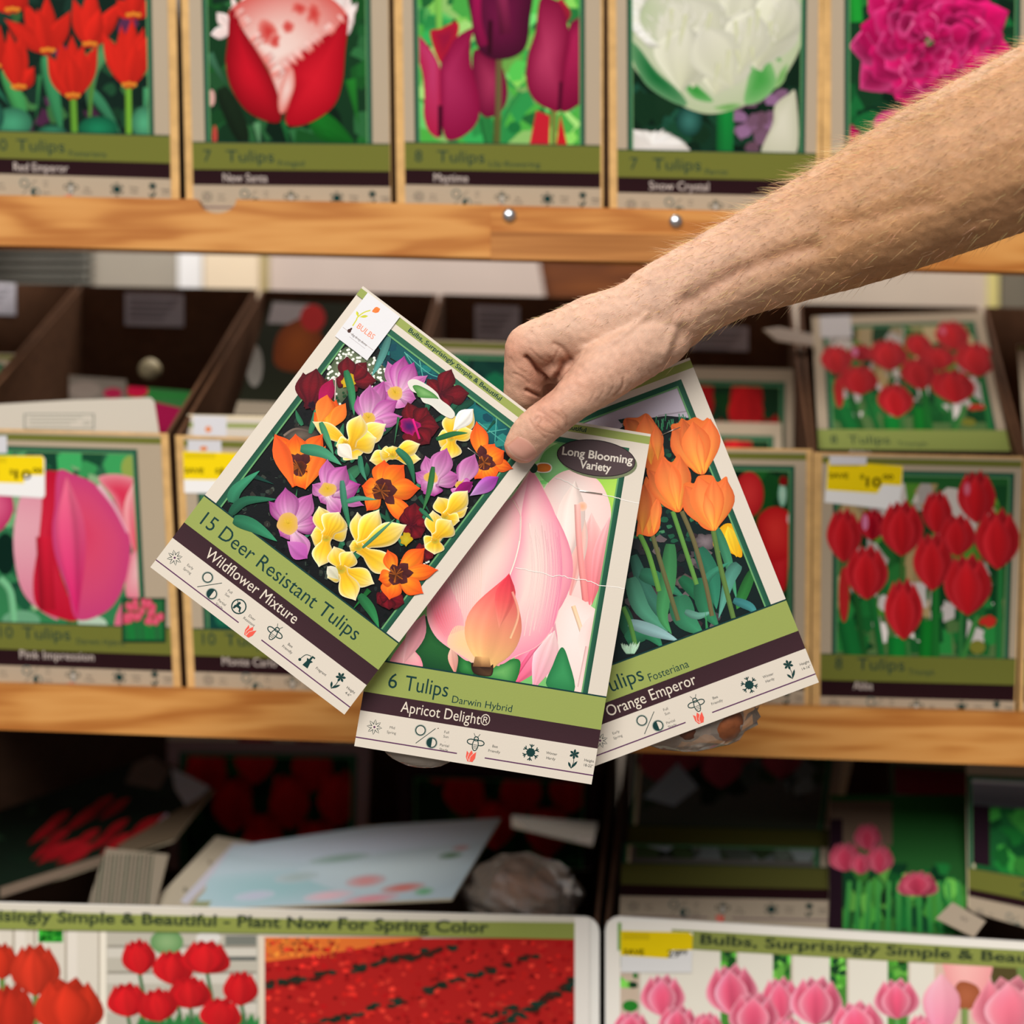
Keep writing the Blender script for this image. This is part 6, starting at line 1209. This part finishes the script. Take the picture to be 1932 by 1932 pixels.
tc = N('ShaderNodeTexCoord'); vo = N('ShaderNodeTexVoronoi'); vo.inputs['Scale'].default_value = 900; vo.feature = 'DISTANCE_TO_EDGE'; L(tc.outputs['Object'], vo.inputs['Vector'])
n2 = N('ShaderNodeTexNoise'); n2.inputs['Scale'].default_value = 500; n2.inputs['Detail'].default_value = 5; L(tc.outputs['Object'], n2.inputs['Vector'])
ad = N('ShaderNodeMath'); ad.operation = 'ADD'; L(vo.outputs['Distance'], ad.inputs[0]); L(n2.outputs['Fac'], ad.inputs[1])
bp_ = N('ShaderNodeBump'); bp_.inputs['Strength'].default_value = .35; bp_.inputs['Distance'].default_value = .0006; L(ad.outputs[0], bp_.inputs['Height']); L(bp_.outputs[0], b_.inputs['Normal'])
b_.inputs['Roughness'].default_value = .52; b_.inputs['Specular IOR Level'].default_value = .35
b_.inputs['Subsurface Weight'].default_value = .12; b_.inputs['Subsurface Radius'].default_value = (1, .35, .2); b_.inputs['Subsurface Scale'].default_value = .004
person = link('person', arm, None, M_SKIN); tag(person, 'bare right forearm and hand pinching three tulip packets between thumb and bent fingers', 'person')
arm.calc_loop_triangles(); bvh = BVHTree.FromPolygons([Vector(v) for v in co2], [tuple(t.vertices) for t in arm.loop_triangles])
def cast(x, y):
    o = Vector((0, 0, ZC)); d = (P(x, y, 1)-o).normalized(); h = bvh.ray_cast(o, d); return h
# thumb nail: a curved plate lying in the thumb tip
m = MB(); nu, nv_ = 10, 8; vs = []; fs = []; cu = [H(228, 1270), H(335, 1320), H(404, 1422)]; ti = [H(126, 1350), H(200, 1458), H(336, 1496)]
def q3(p, t): return tuple(p[0][i]*(1-t)*(1-2*t)+4*p[1][i]*t*(1-t)+p[2][i]*t*(2*t-1) for i in (0, 1))
cols = []
for j in range(nv_+1):
    for i in range(nu+1):
        u, v = i/nu, j/nv_; a = q3(cu, u); b = q3(ti, u); x, y = a[0]+(b[0]-a[0])*v, a[1]+(b[1]-a[1])*v; h = cast(x, y)
        e = max(abs(2*u-1), abs(2*v-1)); p = h[0] if h[0] else P(x, y, .965)
        vs.append(p+h[1]*(.0007*(1-e**4)+.00015) if h[0] else p)
        cols.append(mixc((198, 140, 122), (206, 152, 134), v) if v < .9 else (212, 176, 154))
        if v < .12: cols[-1] = (210, 160, 138)
        if abs(2*u-1) > .9: cols[-1] = (196, 138, 112)
for j in range(nv_):
    for i in range(nu): k = j*(nu+1)+i; fs.append((k, k+1, k+nu+2, k+nu+1))
m.v = [tuple(v) for v in vs]; m.f = fs; m.c = [lin(c) for c in cols]
M_NAIL = mat_col('finger_nail', .28, .5); nail = m.build('thumb_nail', M_NAIL, person, smooth=True); nail['label'] = 'short pink thumb nail'
# body hair: fine strands, far too many to count
rn = random.Random(9); vs = []; fs = []; cs = []; tris = arm.loop_triangles; areas = np.array([t.area for t in tris]); cum = np.cumsum(areas); tot = cum[-1]
vpos = [Vector(v) for v in co2]; made = 0; tries = 0
while made < 4600 and tries < 90000:
    tries += 1; t = tris[int(np.searchsorted(cum, rn.random()*tot))]; i = t.vertices; r1, r2 = sorted((rn.random(), rn.random()))
    p = vpos[i[0]]*r1+vpos[i[1]]*(r2-r1)+vpos[i[2]]*(1-r2); n = Vector(no[i[0]]); x = 966+p.x/p.y*FPX; y = 966-(p.z-ZC)/p.y*FPX
    if x > 2050 or x < 1000 or p.y > 1.01 or n.y > .75: continue
    upper = 120+(1932-x)*.50; dn = (y-upper)/200
    if x < 1260:
        if y > 640-(x-1000)*.16 or rn.random() > .4: continue
        ln = rn.uniform(.003, .006)
    else:
        if rn.random() > max(.12, 1-max(0, dn)*.75): continue
        ln = rn.uniform(.006, .014)*(1.25 if dn < .12 else 1)
    d = (Vector((-.75, rn.uniform(-.35, .2), -.2+rn.uniform(-.45, .35)))+n*rn.uniform(.25, .7)).normalized(); g = Vector((-.25, 0, -.35+rn.uniform(-.3, .3)))
    c = lin((232, 190, 136)) if rn.random() < .72 else lin((112, 70, 40)); c = tuple(k*rn.uniform(.7, 1.1) for k in c); w = rn.uniform(.00006, .00011)
    sd = d.orthogonal().normalized(); s2 = d.cross(sd); b0 = len(vs); q = p.copy()
    for k in range(4):
        ww = w*(1-k/3.3); vs += [tuple(q+sd*ww), tuple(q-sd*ww*.5+s2*ww*.87), tuple(q-sd*ww*.5-s2*ww*.87)]; cs += [c]*3; d = (d+g*.22-n*.06).normalized(); q = q+d*ln/3
    for k in range(3):
        for j in range(3): fs.append((b0+k*3+j, b0+k*3+(j+1) % 3, b0+k*3+3+(j+1) % 3, b0+k*3+3+j))
    made += 1
m = MB(); m.v = vs; m.f = fs; m.c = cs; hair = m.build('arm_hair', mat_col('hair_strand', .4, .4), person); hair['label'] = 'fine blond arm hair'; hair['kind'] = 'stuff'
